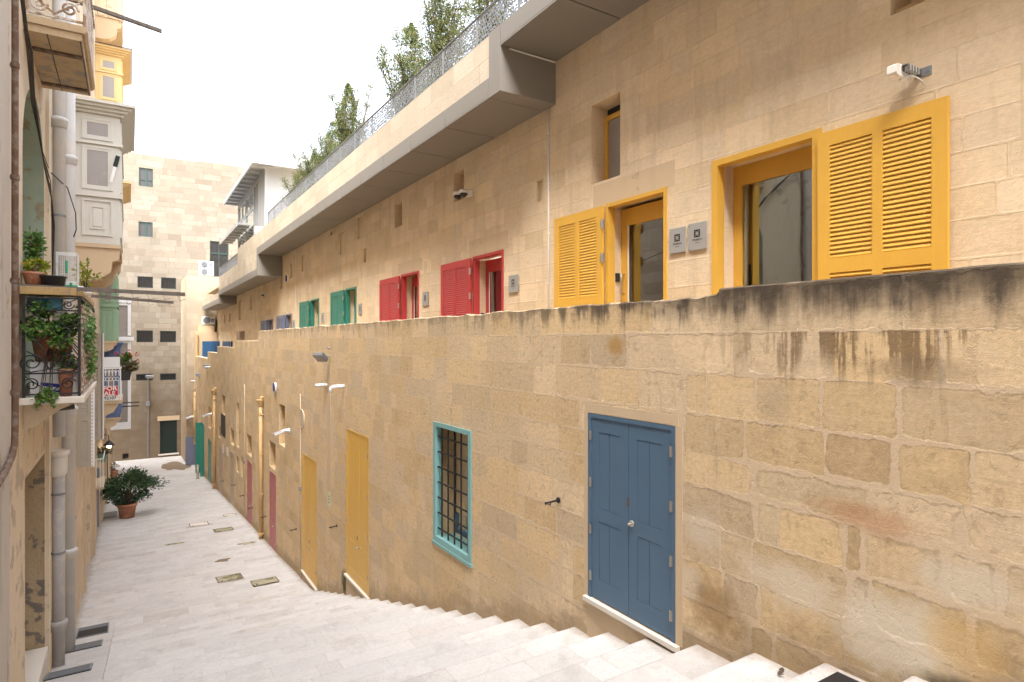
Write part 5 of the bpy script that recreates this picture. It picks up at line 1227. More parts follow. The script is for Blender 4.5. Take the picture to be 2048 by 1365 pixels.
# ------------------------------------------------------------------ white pavilion on the roof terrace
PAV = thing('roof_pavilion', 'white steel pavilion with ribbed overhanging roof on the terrace', 'pavilion', (8.5, 39.0, 4.95))
def pavilion():
    x0 = 5.2
    b = MB(); z = 8.85
    b.box(x0, 32.7, z + 0.10, x0 + 0.07, 44.0, z + 0.36); b.box(x0 + 0.071, 32.7, z + 0.10, 9.9, 32.77, z + 0.36); b.box(x0 + 0.071, 32.771, z + 0.26, 9.9, 44.0, z + 0.34)
    for k in range(11): a = 33.6 + k * 1.02; b.box(x0 + 0.072, a, z + 0.12, 6.1, a + 0.12, z + 0.259)
    b.build('roof', M['pav'], PAV)
    u = MB(); u.box(7.0, 34.2, z + 0.341, 11, 40.0, z + 1.35); u.build('roof_upstand', M['pav'], PAV)
    w = MB(); xw = 6.0
    w.box(xw, 33.7, 4.96, 9.9, 33.85, z + 0.258)
    w.box(xw, 33.86, z - 0.1, xw + 0.15, 43.2, z + 0.257)
    w.box(xw + 0.02, 33.86, 4.96, xw + 0.12, 36.2, z - 0.101)
    w.build('wall', M['pav'], PAV)
    for a in (33.62, 36.4, 37.2, 40.2, 43.1):
        c = MB(); c.box(xw - 0.02, a, 4.96, xw + 0.16, a + 0.16, z - 0.102) if a > 34 else c.box(xw - 0.06, a, 4.96, xw + 0.1, a + 0.078, z + 0.257); c.build('column', M['pav'], PAV)
    for a0, a1 in ((37.37, 40.19), (40.37, 43.09)):
        f = MB()
        f.box(xw, a0, z - 1.25, xw + 0.08, a1, z - 1.1); f.box(xw, a0, z - 0.25, xw + 0.08, a1, z - 0.11)
        for q in (a0, (a0 + a1) / 2 - 0.04, a1 - 0.08): f.box(xw, q, z - 1.099, xw + 0.08, q + 0.08, z - 0.251)
        wn = f.build('window', M['pav'], PAV)
        p = MB(); p.quad((xw + 0.05, a0, 4.97), (xw + 0.05, a1, 4.97), (xw + 0.05, a1, z - 0.11), (xw + 0.05, a0, z - 0.11)); p.build('pane', M['pane'], wn)
        cu = MB()
        for k in range(12): q = a0 + (a1 - a0) * k / 12; cu.box(xw + 0.12 + 0.03 * (k % 2), q, 4.97, xw + 0.14 + 0.03 * (k % 2), q + (a1 - a0) / 12 - 0.002, z - 1.26)
        cu.build('blind', M['curtain'], wn)
    l = MB(); zl = 6.55; l.box(x0, 38.2, zl + 0.08, x0 + 0.06, 46.0, zl + 0.28); l.box(x0 + 0.061, 38.2, zl + 0.2, 5.97, 46.0, zl + 0.27)
    for k in range(7): a = 38.7 + k * 1.1; l.box(x0 + 0.062, a, zl + 0.09, 5.96, a + 0.1, zl + 0.199)
    l.build('lower_roof', M['pav'], PAV)
    ib = MB(); ib.box(6.3, 34, 4.96, 9.8, 43, z - 0.2); ib.build('core', M['room'], PAV)
    lt = MB(); lt.box(5.7, 32.9, z + 0.13, 6.25, 33.15, z + 0.22); lt.build('soffit_light', M['galv'], PAV)
    gb = MB(); gb.box(5.45, 33.5, 4.96, 5.98, 33.56, 5.9); gb.build('side_screen', M['offwhite'], PAV)
pavilion()

# ------------------------------------------------------------------ houses on the left
LF = -1.2
def house(name, label, a0, a1, zt, mat, ops, p=LF, rows=None, extra=None, depth=7.0):
    t = thing(name, label, 'house', (p - 3, (a0 + a1) / 2, gz((a0 + a1) / 2)))
    mb = MB(); zb = min(gz(a0), gz(a1)) - 1.0
    rr = random.Random(int(a0 * 10) + 77)
    rw = [zt]
    while rw[-1] > zb: rw.append(rw[-1] - rr.uniform(0.3, 0.42))
    if rows is False: ashlar(mb, to_right(p), [zt, zb], lambda i: [a0, a1], ops)
    else: ashlar(mb, to_right(p), rw, lambda i: rand_joints(a0, a1, 0.5, 1.1, random.Random(int(a0 * 10) + i)), ops)
    if rows is False: mb.uv = [FAR] * len(mb.uv)
    q = p - depth
    plainq(mb, [(p, a0, zb), (q, a0, zb), (q, a0, zt), (p, a0, zt)]); plainq(mb, [(p, a1, zb), (q, a1, zb), (q, a1, zt), (p, a1, zt)]); plainq(mb, [(p, a0, zt), (p, a1, zt), (q, a1, zt), (q, a0, zt)]); plainq(mb, [(q, a0, zb), (q, a1, zb), (q, a1, zt), (q, a0, zt)])
    if extra: extra(mb)
    mb.build('wall', mat, t)
    return t
def lining(parent, a0, a1, z0, z1, d, mat, name='reveal', p=LF, arch=0.0, back=True):
    mb = MB(); q = p - d
    prof = [(a0, z0)]
    if arch:
        am, r = (a0 + a1) / 2, (a1 - a0) / 2
        prof += [(am - r * math.cos(PI * k / 16), z1 - arch + arch * math.sin(PI * k / 16)) for k in range(17)]
    else: prof += [(a0, z1), (a1, z1)]
    prof += [(a1, z0)]
    for k in range(len(prof)):
        s, e = prof[k], prof[(k + 1) % len(prof)]
        mb.quad((p, *s), (p, *e), (q, *e), (q, *s))
    if back: mb._add([(q, *s) for s in prof], [tuple(range(len(prof)))])
    return mb.build(name, mat, parent)
H1 = house('plaster_house', 'nearest house at the left edge with stained greyish plaster', -26, 8.98, 15, M['grey_plaster'], [], p=LF + 0.03, rows=False)
# house with the two balconies
ARCH = (10.22, 12.59, -0.6, 3.67); LOWD = (10.45, 12.68, -6.2, -1.86)
def spandrel(mb):
    am, r = (ARCH[0] + ARCH[1]) / 2, (ARCH[1] - ARCH[0]) / 2; ar = 1.1; n = 16
    for k in range(n):
        t0, t1 = PI * k / n, PI * (k + 1) / n
        b0, b1 = am - r * math.cos(t0), am - r * math.cos(t1)
        plainq(mb, [(LF, b0, ARCH[3] - ar + ar * math.sin(t0)), (LF, b1, ARCH[3] - ar + ar * math.sin(t1)), (LF, b1, ARCH[3] + 0.001), (LF, b0, ARCH[3] + 0.001)])
H2 = thing('balcony_house', 'ochre plastered house with two balconies and an arched opening', 'house', (LF - 3, 11.3, gz(11.3)))
def house2():
    mb = MB(); zt = 12.5; a0, a1 = 9.0, 13.05
    ashlar(mb, to_right(LF), [zt, -0.95], lambda i: [a0, a1], [ARCH]); spandrel(mb); mb.uv = [FAR] * len(mb.uv)
    q = LF - 7
    plainq(mb, [(LF, a1, -8), (q, a1, -8), (q, a1, zt), (LF, a1, zt)]); plainq(mb, [(LF, a0, zt), (LF, a1, zt), (q, a1, zt), (q, a0, zt)]); plainq(mb, [(LF, a0, -8), (q, a0, -8), (q, a0, zt), (LF, a0, zt)])
    mb.build('wall', M['warm_plaster'], H2)
    lo = MB(); ashlar(lo, to_right(LF), [-0.95, -7.0], lambda i: [a0, a1], [LOWD]); lo.uv = [FAR] * len(lo.uv); lo.build('lower_wall', M['peel_wall'], H2)
    lining(H2, *ARCH, 0.55, M['niche'], 'arched_opening', arch=1.1)
    lining(H2, *LOWD, 0.5, M['old_reveal'], 'doorway')
    th = MB(); th.box(LF - 0.5, 10.46, -6.0, LF + 0.05, 12.6, -5.05); th.build('threshold', M['marble'], H2)
    # jamb of a pilaster at the far edge
    pj = MB(); pj.box(LF - 0.1, 12.78, -7, LF + 0.05, 13.05, 12.45); pj.build('pilaster', M['warm_plaster'], H2)
    im = MB(); im.box(LF - 0.02, 10.12, 1.55, LF + 0.03, 12.7, 1.62); 
house2()
def spiral(mb, c, r, turns, start, r_t, axis='y', sgn=1, n=26):
    pts = []
    for k in range(n + 1):
        f = k / n; t = start + sgn * turns * 2 * PI * f; q = r * (1 - 0.82 * f)
        u, v = q * math.cos(t), q * math.sin(t)
        pts.append((c[0] + u, c[1], c[2] + v) if axis == 'y' else (c[0], c[1] + u, c[2] + v))
    mb.tube(pts, r_t, 5)
def lower_balcony():
    p1 = -0.56; a0, a1 = 9.9, 13.35; zs = -0.73
    s = MB(); s.box(LF + 0.001, a0 - 0.05, zs - 0.09, p1 + 0.05, a1, zs); bal = s.build('balcony', M['marble'], H2, label='lower balcony with black scrollwork and white lattice', bevel=0.012)
    for a in (10.3, 12.7):
        bs = MB(); bs.prism([(LF + 0.002, zs - 0.45), (LF + 0.12, zs - 0.42), (LF + 0.4, zs - 0.2), (p1 - 0.06, zs - 0.12), (p1 - 0.06, zs - 0.092), (LF + 0.002, zs - 0.092)], 'y', a, a + 0.22); bs.build('corbel', M['peel_wall'], bal)
    r = MB()
    zt = 0.50
    for x in (LF + 0.05, p1 - 0.01):
        r.box(x - 0.016, a0 - 0.016, zs, x + 0.016, a0 + 0.016, zt + 0.1)
    for z in (zs + 0.04, zs + 0.31, zt - 0.10, zt + 0.06): r.box(LF + 0.06, a0 - 0.008, z - 0.010, p1 - 0.02, a0 + 0.008, z + 0.010)
    w = p1 - LF; xm = (LF + p1) / 2
    for sg in (-1, 1):
        x = xm + sg * w * 0.30
        spiral(r, (x, a0, zs + 0.17), 0.085, 1.6, 0.3 if sg > 0 else PI - 0.3, 0.008, sgn=sg)
        spiral(r, (x, a0, zs + 0.45), 0.125, 1.7, -PI / 2, 0.009, sgn=sg)
        spiral(r, (x * 0.7 + xm * 0.3, a0, zs + 0.80), 0.11, 1.6, PI / 2, 0.009, sgn=-sg)
        spiral(r, (x, a0, zt - 0.24), 0.10, 1.6, PI / 2, 0.009, sgn=sg)
        spiral(r, (x * 1.0, a0, zt - 0.02), 0.065, 1.5, 0, 0.008, sgn=-sg)
        r.tube([(x + 0.0, a0, zs + 0.33), (xm + sg * 0.02, a0, zs + 0.36), (x - sg * 0.12, a0, zs + 0.62), (xm + sg * 0.26, a0, zs + 0.93)], 0.009, 5)
        r.tube([(xm, a0, zs + 0.36), (xm + sg * 0.11, a0, zs + 0.52), (xm + sg * 0.24, a0, zs + 0.60)], 0.009, 5)
        r.tube([(xm, a0, zs + 0.06), (xm + sg * 0.28, a0, zs + 0.29)], 0.007, 5)
        r.tube([(xm + sg * 0.02, a0, zt - 0.10), (xm + sg * 0.27, a0, zt + 0.05)], 0.007, 5)
    r.build('scroll_railing', M['iron'], bal)
    f = MB(); rr = random.Random(4)
    for k in range(60):
        a = a0 + 0.05 + (a1 - a0 - 0.1) * k / 59; x = p1 + 0.012 * (k % 2)
        f.box(x, a - 0.016, zs + 0.03, x + 0.008, a + 0.016, zt - 0.02 + rr.uniform(-.03, .02))
    for k in range(16):
        z = zs + 0.08 + k * 0.075; f.box(p1 + 0.009, a0 + 0.03, z - 0.012, p1 + 0.012, a1 - 0.03, z + 0.012)
        for q in range(58): f.box(p1 + 0.012 + 0.01 * ((q + k) % 2), a0 + 0.06 + q * 0.057, z - 0.016, p1 + 0.022 + 0.01 * ((q + k) % 2), a0 + 0.06 + q * 0.057 + 0.04, z + 0.016)
    f.build('lattice_screen', M['peel_white'], bal)
    ir = MB(); ir.box(p1 - 0.02, a0, zt + 0.05, p1 + 0.02, a1, zt + 0.085); ir.box(p1 - 0.02, a1 - 0.04, zs, p1 + 0.02, a1, zt + 0.05); ir.build('handrail', M['iron'], bal)
    return zs, zt
lower_balcony()
def upper_balcony():
    p1 = -0.53; a0, a1 = 10.2, 12.45; z = 4.12
    s = MB(); s.box(LF + 0.001, a0 + 0.03, z + 0.0, p1 - 0.03, a1 - 0.02, z + 0.10); s.prism([(LF + 0.002, z + 0.101), (p1 + 0.0, z + 0.101), (p1 + 0.03, z + 0.14), (p1 + 0.03, z + 0.2), (LF + 0.002, z + 0.2)], 'y', a0, a1)
    bal = s.build('balcony', M['under'], H2, label='upper balcony with a flaking underside and white scroll railing')
    for a in (10.75, 12.12): b = MB(); b.box(LF + 0.01, a, z - 0.028, p1 - 0.06, a + 0.09, z - 0.001); b.build('iron_beam', M['rust'], bal)
    sm = MB(); sm.box(LF + 0.25, a0 + 0.02, z - 0.004, LF + 0.262, a1 - 0.02, z - 0.0005); sm.box(p1 - 0.055, a0 + 0.02, z - 0.004, p1 - 0.045, a1 - 0.02, z - 0.0005); sm.build('seam', M['iron'], bal)
    r = MB(); zt = z + 1.15
    for x in (LF + 0.04, p1 + 0.0): r.box(x - 0.02, a0 + 0.02, z + 0.2, x + 0.02, a0 + 0.06, zt)
    for q in (z + 0.26, z + 0.55, zt): r.box(LF + 0.05, a0 + 0.03, q - 0.014, p1 - 0.02, a0 + 0.055, q + 0.014)
    xm = (LF + p1) / 2
    for sg in (-1, 1):
        spiral(r, (xm + sg * 0.17, a0 + 0.04, z + 0.40), 0.10, 1.6, 0, 0.016, sgn=sg); spiral(r, (xm + sg * 0.17, a0 + 0.04, z + 0.72), 0.14, 1.7, PI / 2, 0.016, sgn=-sg)
        r.tube([(xm, a0 + 0.04, z + 0.30), (xm + sg * 0.28, a0 + 0.04, z + 0.52)], 0.014, 5)
    r.build('scroll_railing', M['peel_white'], bal)
    f = MB(); n = 22
    for k in range(n): a = a0 + 0.05 + (a1 - a0 - 0.1) * k / (n - 1); f.box(p1 - 0.012, a - 0.035, z + 0.2, p1 + 0.012, a + 0.035, zt)
    f.box(p1 - 0.03, a0 + 0.01, zt + 0.001, p1 + 0.03, a1, zt + 0.06)
    f.build('front_railing', M['peel_white'], bal)
upper_balcony()
H3 = house('bay_house', 'limestone house with a grey enclosed timber balcony and taupe shutters', 13.06, 27.4, 12.8, M['house'], [(19.9, 21.7, -3.35, -0.75), (23.1, 24.9, -3.2, 0.3), (23.9, 26.1, -8.4, -5.4), (16.7, 17.9, -7.6, -5.0)])
for q, d in (((19.9, 21.7, -3.35, -0.75), .35), ((23.1, 24.9, -3.2, 0.3), .35)): lining(H3, *q, d, M['tan_wood'], 'window_recess')
lining(H3, 23.9, 26.1, -8.4, -5.4, 0.4, M['house'] if False else M['peel_wall'], 'doorway'); lining(H3, 16.7, 17.9, -7.6, -5.0, 0.15, M['white'], 'cupboard_recess')
for a0, a1 in ((18.2, 18.5), (22.5, 22.75), (27.05, 27.35)):
    b = MB(); b.box(LF - 0.1, a0, -9.2, LF + 0.06, a1, 2.3); b.build('pilaster', M['plain'], H3)
H4 = house('tall_bay_house', 'house with stacked yellow and cream enclosed balconies above a green one', 27.42, 39.4, 18, M['house'], [(29.0, 30.4, -8.3, -5.6), (31.8, 33.4, -8.5, -5.9)])
lining(H4, 29.0, 30.4, -8.3, -5.6, 0.15, M['white'], 'door_recess'); lining(H4, 31.8, 33.4, -8.5, -5.9, 0.2, M['greyblue'], 'door_recess')
H5 = house('far_house', 'farthest house on the left with a white window bay', 39.42, 57.0, 12, M['house'], [(45, 46.6, -9.7, -7.0)])
lining(H5, 45, 46.6, -9.7, -7.0, 0.2, M['void'], 'door_recess')
for hh, a0, a1 in ((H4, 27.45, 27.75), (H4, 34.6, 34.9), (H5, 40.5, 40.8), (H5, 48.0, 48.3)):
    b = MB(); b.box(LF - 0.1, a0, -10.4, LF + 0.10, a1, -3.8); b.box(LF - 0.1, a0 - 0.1, -3.8, LF + 0.2, a1 + 0.1, -3.5); b.build('pilaster', M['plain'], hh)

def gallarija(par, a0, a1, z0, z1, pf, mat, label, panels, eave=0.32, corb=0.95, cols=3, cmat='plain'):
    """timber bay: panels = list of (z0f, z1f, kind)"""
    m = M[mat]; b = MB(); H = z1 - z0; w = pf - LF
    b.box(LF + 0.002, a0, z0, pf, a1, z1)
    g = b.build('enclosed_balcony', m, par, label=label)
    mo = MB(); panes = []
    def frame_y(x0, x1, q0, q1, y, t, d):      # raised frame on the side facing up the street
        mo.box(x0, y - d, q0, x0 + t, y - 0.001, q1); mo.box(x1 - t, y - d, q0, x1, y - 0.001, q1); mo.box(x0 + t, y - d + 0.001, q0, x1 - t, y - 0.001, q0 + t); mo.box(x0 + t, y - d + 0.001, q1 - t, x1 - t, y - 0.001, q1)
    def frame_x(b0, b1, q0, q1, x, t, d):
        mo.box(x + 0.001, b0, q0, x + d, b0 + t, q1); mo.box(x + 0.001, b1 - t, q0, x + d, b1, q1); mo.box(x + 0.001, b0 + t, q0, x + d - 0.001, b1 - t, q0 + t); mo.box(x + 0.001, b0 + t, q1 - t, x + d - 0.001, b1 - t, q1)
    for f0, f1, kind in panels:
        q0, q1 = z0 + H * f0, z0 + H * f1
        if kind == 'rail':
            mo.box(LF + 0.01, a0 - 0.06, q0, pf + 0.06, a0 - 0.0005, q1); mo.box(pf + 0.0005, a0, q0, pf + 0.06, a1, q1); continue
        x0, x1 = LF + w * 0.16, LF + w * 0.84
        frame_y(x0, x1, q0, q1, a0, 0.05, 0.035)
        if kind == 'glass': frame_y(x0 + 0.05, x1 - 0.05, q0 + 0.05, q1 - 0.05, a0, 0.06, 0.02); panes.append(('y', x0 + 0.11, x1 - 0.11, q0 + 0.11, q1 - 0.11))
        else: frame_y(x0 + 0.17, x1 - 0.17, q0 + 0.17, q1 - 0.17, a0, 0.04, 0.025); mo.box(x0 + 0.24, a0 - 0.02, q0 + 0.24, x1 - 0.24, a0 - 0.001, q1 - 0.24)
        cw = (a1 - a0) / cols
        for k in range(cols):
            b0, b1 = a0 + k * cw + 0.08, a0 + (k + 1) * cw - 0.08
            frame_x(b0, b1, q0, q1, pf, 0.05, 0.035)
            if kind == 'glass': panes.append(('x', b0 + 0.1, b1 - 0.1, q0 + 0.1, q1 - 0.1))
    mo.build('moulding', m, g)
    pm = MB()
    for ax, u0, u1, q0, q1 in panes:
        if ax == 'y': pm.quad((u0, a0 - 0.006, q0), (u1, a0 - 0.006, q0), (u1, a0 - 0.006, q1), (u0, a0 - 0.006, q1))
        else: pm.quad((pf + 0.006, u0, q0), (pf + 0.006, u1, q0), (pf + 0.006, u1, q1), (pf + 0.006, u0, q1))
    if panes: pm.build('pane', M['screen'], g)
    c = MB()
    if eave:
        for k in range(4):
            e = eave * (0.25 + 0.25 * k); c.box(LF + 0.003, a0 - e, z1 + 0.001 + k * 0.07, pf + e, a1 + e, z1 + 0.07 + k * 0.07)
        c.build('cornice', m, g)
    if corb:
        prof = [(LF + 0.003, -corb), (LF + 0.25, -corb), (LF + w * 0.55, -corb * 0.93), (LF + w * 0.78, -corb * 0.74), (LF + w * 0.83, -corb * 0.45), (LF + w * 0.97, -corb * 0.40), (LF + w * 1.0, -corb * 0.10), (LF + w * 1.0, -0.002), (LF + 0.003, -0.002)]
        for (b0, b1) in ((a0 + 0.05, a0 + 0.40), (a1 - 0.45, a1 - 0.1)): k_ = MB(); k_.prism([(x, z0 + zz) for x, zz in prof], 'y', b0, b1); k_.build('corbel', M[cmat], g)
        k_ = MB(); k_.box(LF + 0.003, a0, z0 - 0.10, pf + 0.02, a1, z0 - 0.0025); k_.build('base_slab', M[cmat], g)
    return g
gallarija(H3, 19.0, 22.6, 2.52, 5.86, -0.22, 'grey_wood', 'grey-green enclosed timber balcony on scrolled stone corbels',
          [(0.06, 0.34, 'panel'), (0.36, 0.40, 'rail'), (0.415, 0.75, 'glass'), (0.765, 0.785, 'rail'), (0.80, 0.965, 'glass')], 0.34, 0.98)
st = MB(); mt = Matrix.Translation((-0.33, 18.955, 4.55)) @ Matrix.Rotation(0.22, 4, 'Y'); st.box(-0.05, -0.004, 0, 0.05, 0.0, 0.30, mt); 
st.build('sticker', M['doorgreen'], H3)
st = MB(); st.box(-0.035, -0.004, -0.42, 0.035, 0.0, -0.005, mt); st.build('sticker_strip', M['white_sign'], H3)
gallarija(H4, 30.0, 33.2, 9.0, 11.75, -0.30, 'yel_wood', 'upper yellow enclosed timber balcony with a dark-edged eave', [(0.05, 0.26, 'panel'), (0.28, 0.31, 'rail'), (0.33, 0.72, 'glass'), (0.73, 0.755, 'rail'), (0.77, 0.95, 'glass')], 0.34, 0.9)
gallarija(H4, 30.0, 33.2, 3.72, 6.28, -0.36, 'yel_wood', 'lower yellow enclosed timber balcony half hidden by the grey one', [(0.05, 0.26, 'panel'), (0.28, 0.31, 'rail'), (0.33, 0.72, 'glass')], 0.4, 1.1)
gallarija(H4, 30.0, 33.2, 13.4, 17.0, -0.30, 'cream_wood', 'cream enclosed timber balcony at the top of the house', [(0.05, 0.34, 'panel'), (0.36, 0.39, 'rail'), (0.42, 0.8, 'glass')], 0.3, 1.0)
gallarija(H4, 34.2, 37.5, 0.0, 3.4, -0.52, 'green_wood', 'sage green enclosed timber balcony', [(0.03, 0.44, 'panel'), (0.47, 0.51, 'rail'), (0.53, 0.9, 'glass')], 0.12, 0.5)
gallarija(H4, 35.6, 39.0, -3.75, -0.35, -0.40, 'blue_wood', 'slate blue enclosed timber balcony', [(0.05, 0.3, 'panel'), (0.33, 0.37, 'rail'), (0.4, 0.9, 'glass')], 0.12, 0.5)
tr_ = MB()
for k in range(4): tr_.box(LF + 0.002, 28.4 + k * 0.001, 11.9 + 0, LF + 0.003, 28.5, 11.95)
# dark edging on the upper yellow eave
ee = MB(); ee.box(-0.30 + 0.345, 29.62, 12.0, -0.30 + 0.375, 33.6, 12.05); ee.box(LF + 0.01, 29.60, 12.035, 0.075, 29.655, 12.06); ee.build('eave_edging', M['rust'], H4)
# white timber bay of the far house
wb = MB(); a0, a1 = 51.5, 55.5
for z0, z1 in ((-5.8, 0.0), (0.4, 2.7)):
    wb.box(-0.14, a0, z0, 0.06, a0 + 0.12, z1); wb.box(LF + 0.1, a0, z0, LF + 0.3, a0 + 0.12, z1); wb.box(LF + 0.3, a0 + .001, z1 - 0.15, -0.14, a0 + 0.119, z1)
    wb.box(-0.06, a0 + 0.13, z0, 0.06, a1, z0 + 0.15); wb.box(-0.06, a0 + 0.13, z1 - 0.15, 0.06, a1, z1); wb.box(-0.06, a1 - 0.2, z0 + .15, 0.06, a1, z1 - .15)
wb.box(LF + 0.002, a0 - 0.15, 0.02, 0.24, a1, 0.3); wb.box(LF + 0.002, a0 - 0.05, 2.72, 0.1, a1, 2.95); wb.box(LF + 0.002, a0, -6.3, 0.06, a1, -5.82)
g5 = wb.build('window_bay', M['white'], H5)
wp = MB(); wp.quad((LF, a0 + 0.1, -5.8), (0, a0 + 0.1, -5.8), (0, a0 + 0.1, 2.7), (LF, a0 + 0.1, 2.7)); wp.quad((0.0, a0 + 0.1, -5.8), (0.0, a1, -5.8), (0.0, a1, 2.7), (0.0, a0 + 0.1, 2.7)); wp.build('pane', M['screen'], g5)

# open louvred shutters standing out from the bay house
def side_shutter(a, z0, z1, w, label, lower=None):
    th = 0.05; mb = MB(); x0, x1 = LF + 0.02, LF + 0.02 + w; s = 0.07
    mb.box(x0, a, z0, x0 + s, a + th, z1); mb.box(x1 - s, a, z0, x1, a + th, z1)
    zm = z0 + (z1 - z0) * 0.52
    for q0, q1 in ((z0, z0 + 0.13), (zm - 0.07, zm + 0.07), (z1 - 0.1, z1)): mb.box(x0 + s, a + .001, q0, x1 - s, a + th - .001, q1)
    for q0, q1 in ((z0 + 0.13, zm - 0.07), (zm + 0.07, z1 - 0.1)):
        n = int((q1 - q0) / 0.062)
        for k in range(n):
            z = q0 + (k + 0.5) * (q1 - q0) / n; mb.prism([(a + 0.004, z - 0.024), (a + 0.012, z - 0.03), (a + th - 0.004, z + 0.018), (a + th - 0.012, z + 0.024)], 'x', x0 + s, x1 - s)
    mb.box(x1 + 0.004, a + 0.07, z0, x1 + 0.05, a + 0.75, z1) if lower else None
    mb.build('shutter', M['tan_wood'], H3, label=label)
    if lower:
        e = MB(); y0 = a + 0.08
        e.box(x1 + 0.052, a - 0.0, z0 + 0.02, x1 + 0.085, a + 0.09, z1)
        e.build('folded_leaf', M['white'], H3, label='pale edge of the folded shutter leaf')
side_shutter(19.7, -3.35, -0.84, 0.30, 'taupe louvred shutter swung out over the street, nearer one')
side_shutter(23.0, -3.1, 0.25, 0.40, 'taller taupe louvred shutter swung out over the street', True)
eb = MB()
for k in range(26): z = -3.3 + k * 0.094; eb.box(-0.868, 19.70, z, -0.845, 19.75, z + 0.045)
eb.box(-0.878, 19.70, -3.36, -0.869, 19.75, -0.84); eb.box(-0.844, 19.70, -3.36, -0.80, 19.75, -0.84); eb.build('shutter_edge', M['white'], H3, label='pale slatted edge of the nearer swung-out shutter')

# white balcony with the sign
def white_balcony():
    a0, a1, p1 = 26.0, 28.8, -0.29; z0 = -2.12
    s = MB(); s.box(LF + 0.002, a0 - 0.05, z0 - 0.12, p1 + 0.06, a1, z0); bal = s.build('balcony', M['plain'], H3, label='white iron balcony with a for sale sign')
    pr = [(LF + 0.002, z0 - 1.05), (LF + 0.2, z0 - 1.0), (LF + 0.42, z0 - 0.8), (LF + 0.45, z0 - 0.55), (LF + 0.7, z0 - 0.42), (p1 - 0.08, z0 - 0.2), (p1 - 0.08, z0 - 0.121), (LF + 0.002, z0 - 0.121)]
    for b0 in (a0 + 0.02, a1 - 0.5): k = MB(); k.prism(pr, 'y', b0, b0 + 0.35); k.build('corbel', M['plain'], bal)
    r = MB(); zt = -1.0
    for x in (LF + 0.03, p1): r.box(x - 0.02, a0 - 0.02, z0, x + 0.02, a0 + 0.02, zt + 0.05)
    r.box(p1 - 0.02, a1 - 0.04, z0, p1 + 0.02, a1, zt + 0.05)
    r.box(LF, a0 - 0.03, zt, p1 + 0.03, a0 + 0.03, zt + 0.04); r.box(p1 - 0.03, a0 + 0.031, zt, p1 + 0.03, a1, zt + 0.04)
    for j in range(9):
        x = LF + 0.06 + (p1 - LF - 0.1) * j / 8; r.tube([(x, a0, zt), (x, a0, zt - 0.25)], 0.012, 5)
        if j < 8:
            xm = x + (p1 - LF - 0.1) / 16; q = (p1 - LF - 0.1) / 16
            r.tube([(xm - q, a0, zt - 0.25)] + [(xm - q * math.cos(PI * s_ / 6), a0, zt - 0.25 + 0.2 * math.sin(PI * s_ / 6)) for s_ in range(1, 6)] + [(xm + q, a0, zt - 0.25)], 0.012, 5)
            r.tube([(xm + q * math.cos(2 * PI * s_ / 8), a0, zt - 0.36 + 0.07 * math.sin(2 * PI * s_ / 8)) for s_ in range(9)], 0.01, 4)
    for j in range(18): a = a0 + (a1 - a0) * (j + 0.5) / 18; r.tube([(p1, a, z0), (p1, a, zt)], 0.012, 5)
    for j in range(6): x = LF + 0.1 + (p1 - LF - 0.15) * j / 5; r.tube([(x, a0, z0), (x, a0, zt - 0.42)], 0.012, 5)
    r.build('iron_railing', M['white'], bal)
    w = MB(); w.box(LF + 0.05, a0 + 0.25, zt + 0.04, p1 - 0.02, a0 + 0.30, zt + 0.42); w.build('wind_panel', M['white'], bal)
white_balcony()
sg = thing('sale_sign', 'red and white for sale sign hung on the white balcony', 'sign', (-0.6, 25.9, -2.1))
b = MB(); b.box(-0.98, 25.925, -2.12, -0.36, 25.94, -1.60); b.build('board', M['white_sign'], sg)
b = MB(); b.box(-0.97, 25.917, -1.945, -0.37, 25.924, -1.61); b.build('red_field', M['red_sign'], sg)
l = MB(); fnS = lambda x0, zc: (lambda u, v, d: (x0 + u, 25.913 - d * 0.5, zc + v))
text_mesh(l, 'FOR', 0.20, fnS(-0.60, -1.695), 0.001, 1.1, 0.006); text_mesh(l, 'SALE', 0.20, fnS(-0.655, -1.865), 0.001, 1.0, 0.006); l.build('lettering', M['white_sign'], sg)
l = MB(); text_mesh(l, '9292107', 0.15, fnS(-0.67, -2.03), 0.001, 0.98, 0.003); l.build('phone_number', M['black_ink'], sg)

# ------------------------------------------------------------------ pipes, cables and poles on the left
def downpipe(name, label, x, a, z0, z1, r, mat, hopper=None, collars=(), cat='drainpipe'):
    t = thing(name, label, cat, (x, a, z0), 'thick grey downpipes on the left')
    p = MB(); p.cyl((x, a, z0), (x, a, z1), r, n=18); p.build('pipe', M[mat], t, smooth=True)
    if collars:
        for z in collars:
            c = MB(); c.lathe((x, a, z), [(r, -0.12), (r + 0.025, -0.10), (r + 0.03, -0.02), (r + 0.045, 0), (r + 0.045, 0.05), (r + 0.02, 0.07), (r, 0.08)], 18); c.build('collar', M[mat], t, smooth=True)
    if hopper:
        h = MB(); h.lathe((x, a, hopper), [(r * 1.0, -0.02), (r * 1.35, 0.04), (r * 1.42, 0.12), (r * 1.42, 0.34), (r * 1.65, 0.36), (r * 1.75, 0.44), (r * 1.6, 0.44), (r * 1.4, 0.3)], 20); h.build('hopper', M['offwhite'], t, smooth=True)
    k = MB()
    for z in [z0 + (z1 - z0) * f for f in (0.25, 0.6, 0.9)]:
        k.cyl((x, a, z - 0.02), (x, a, z + 0.02), r + 0.008, n=18); k.box(LF, a - 0.02, z - 0.012, x, a + 0.02, z + 0.012)
    k.build('bracket', M['galv'], t)
downpipe('downpipe', 'lower weathered grey downpipe under a white hopper head', -1.07, 13.35, -5.8, -2.35, 0.095, 'pvc_dark', -2.37, (-5.0,))
downpipe('downpipe', 'upper grey downpipe behind the balconies, the nearer of the pair', -1.07, 13.45, -1.7, 14.0, 0.095, 'pvc', None, (3.9,))
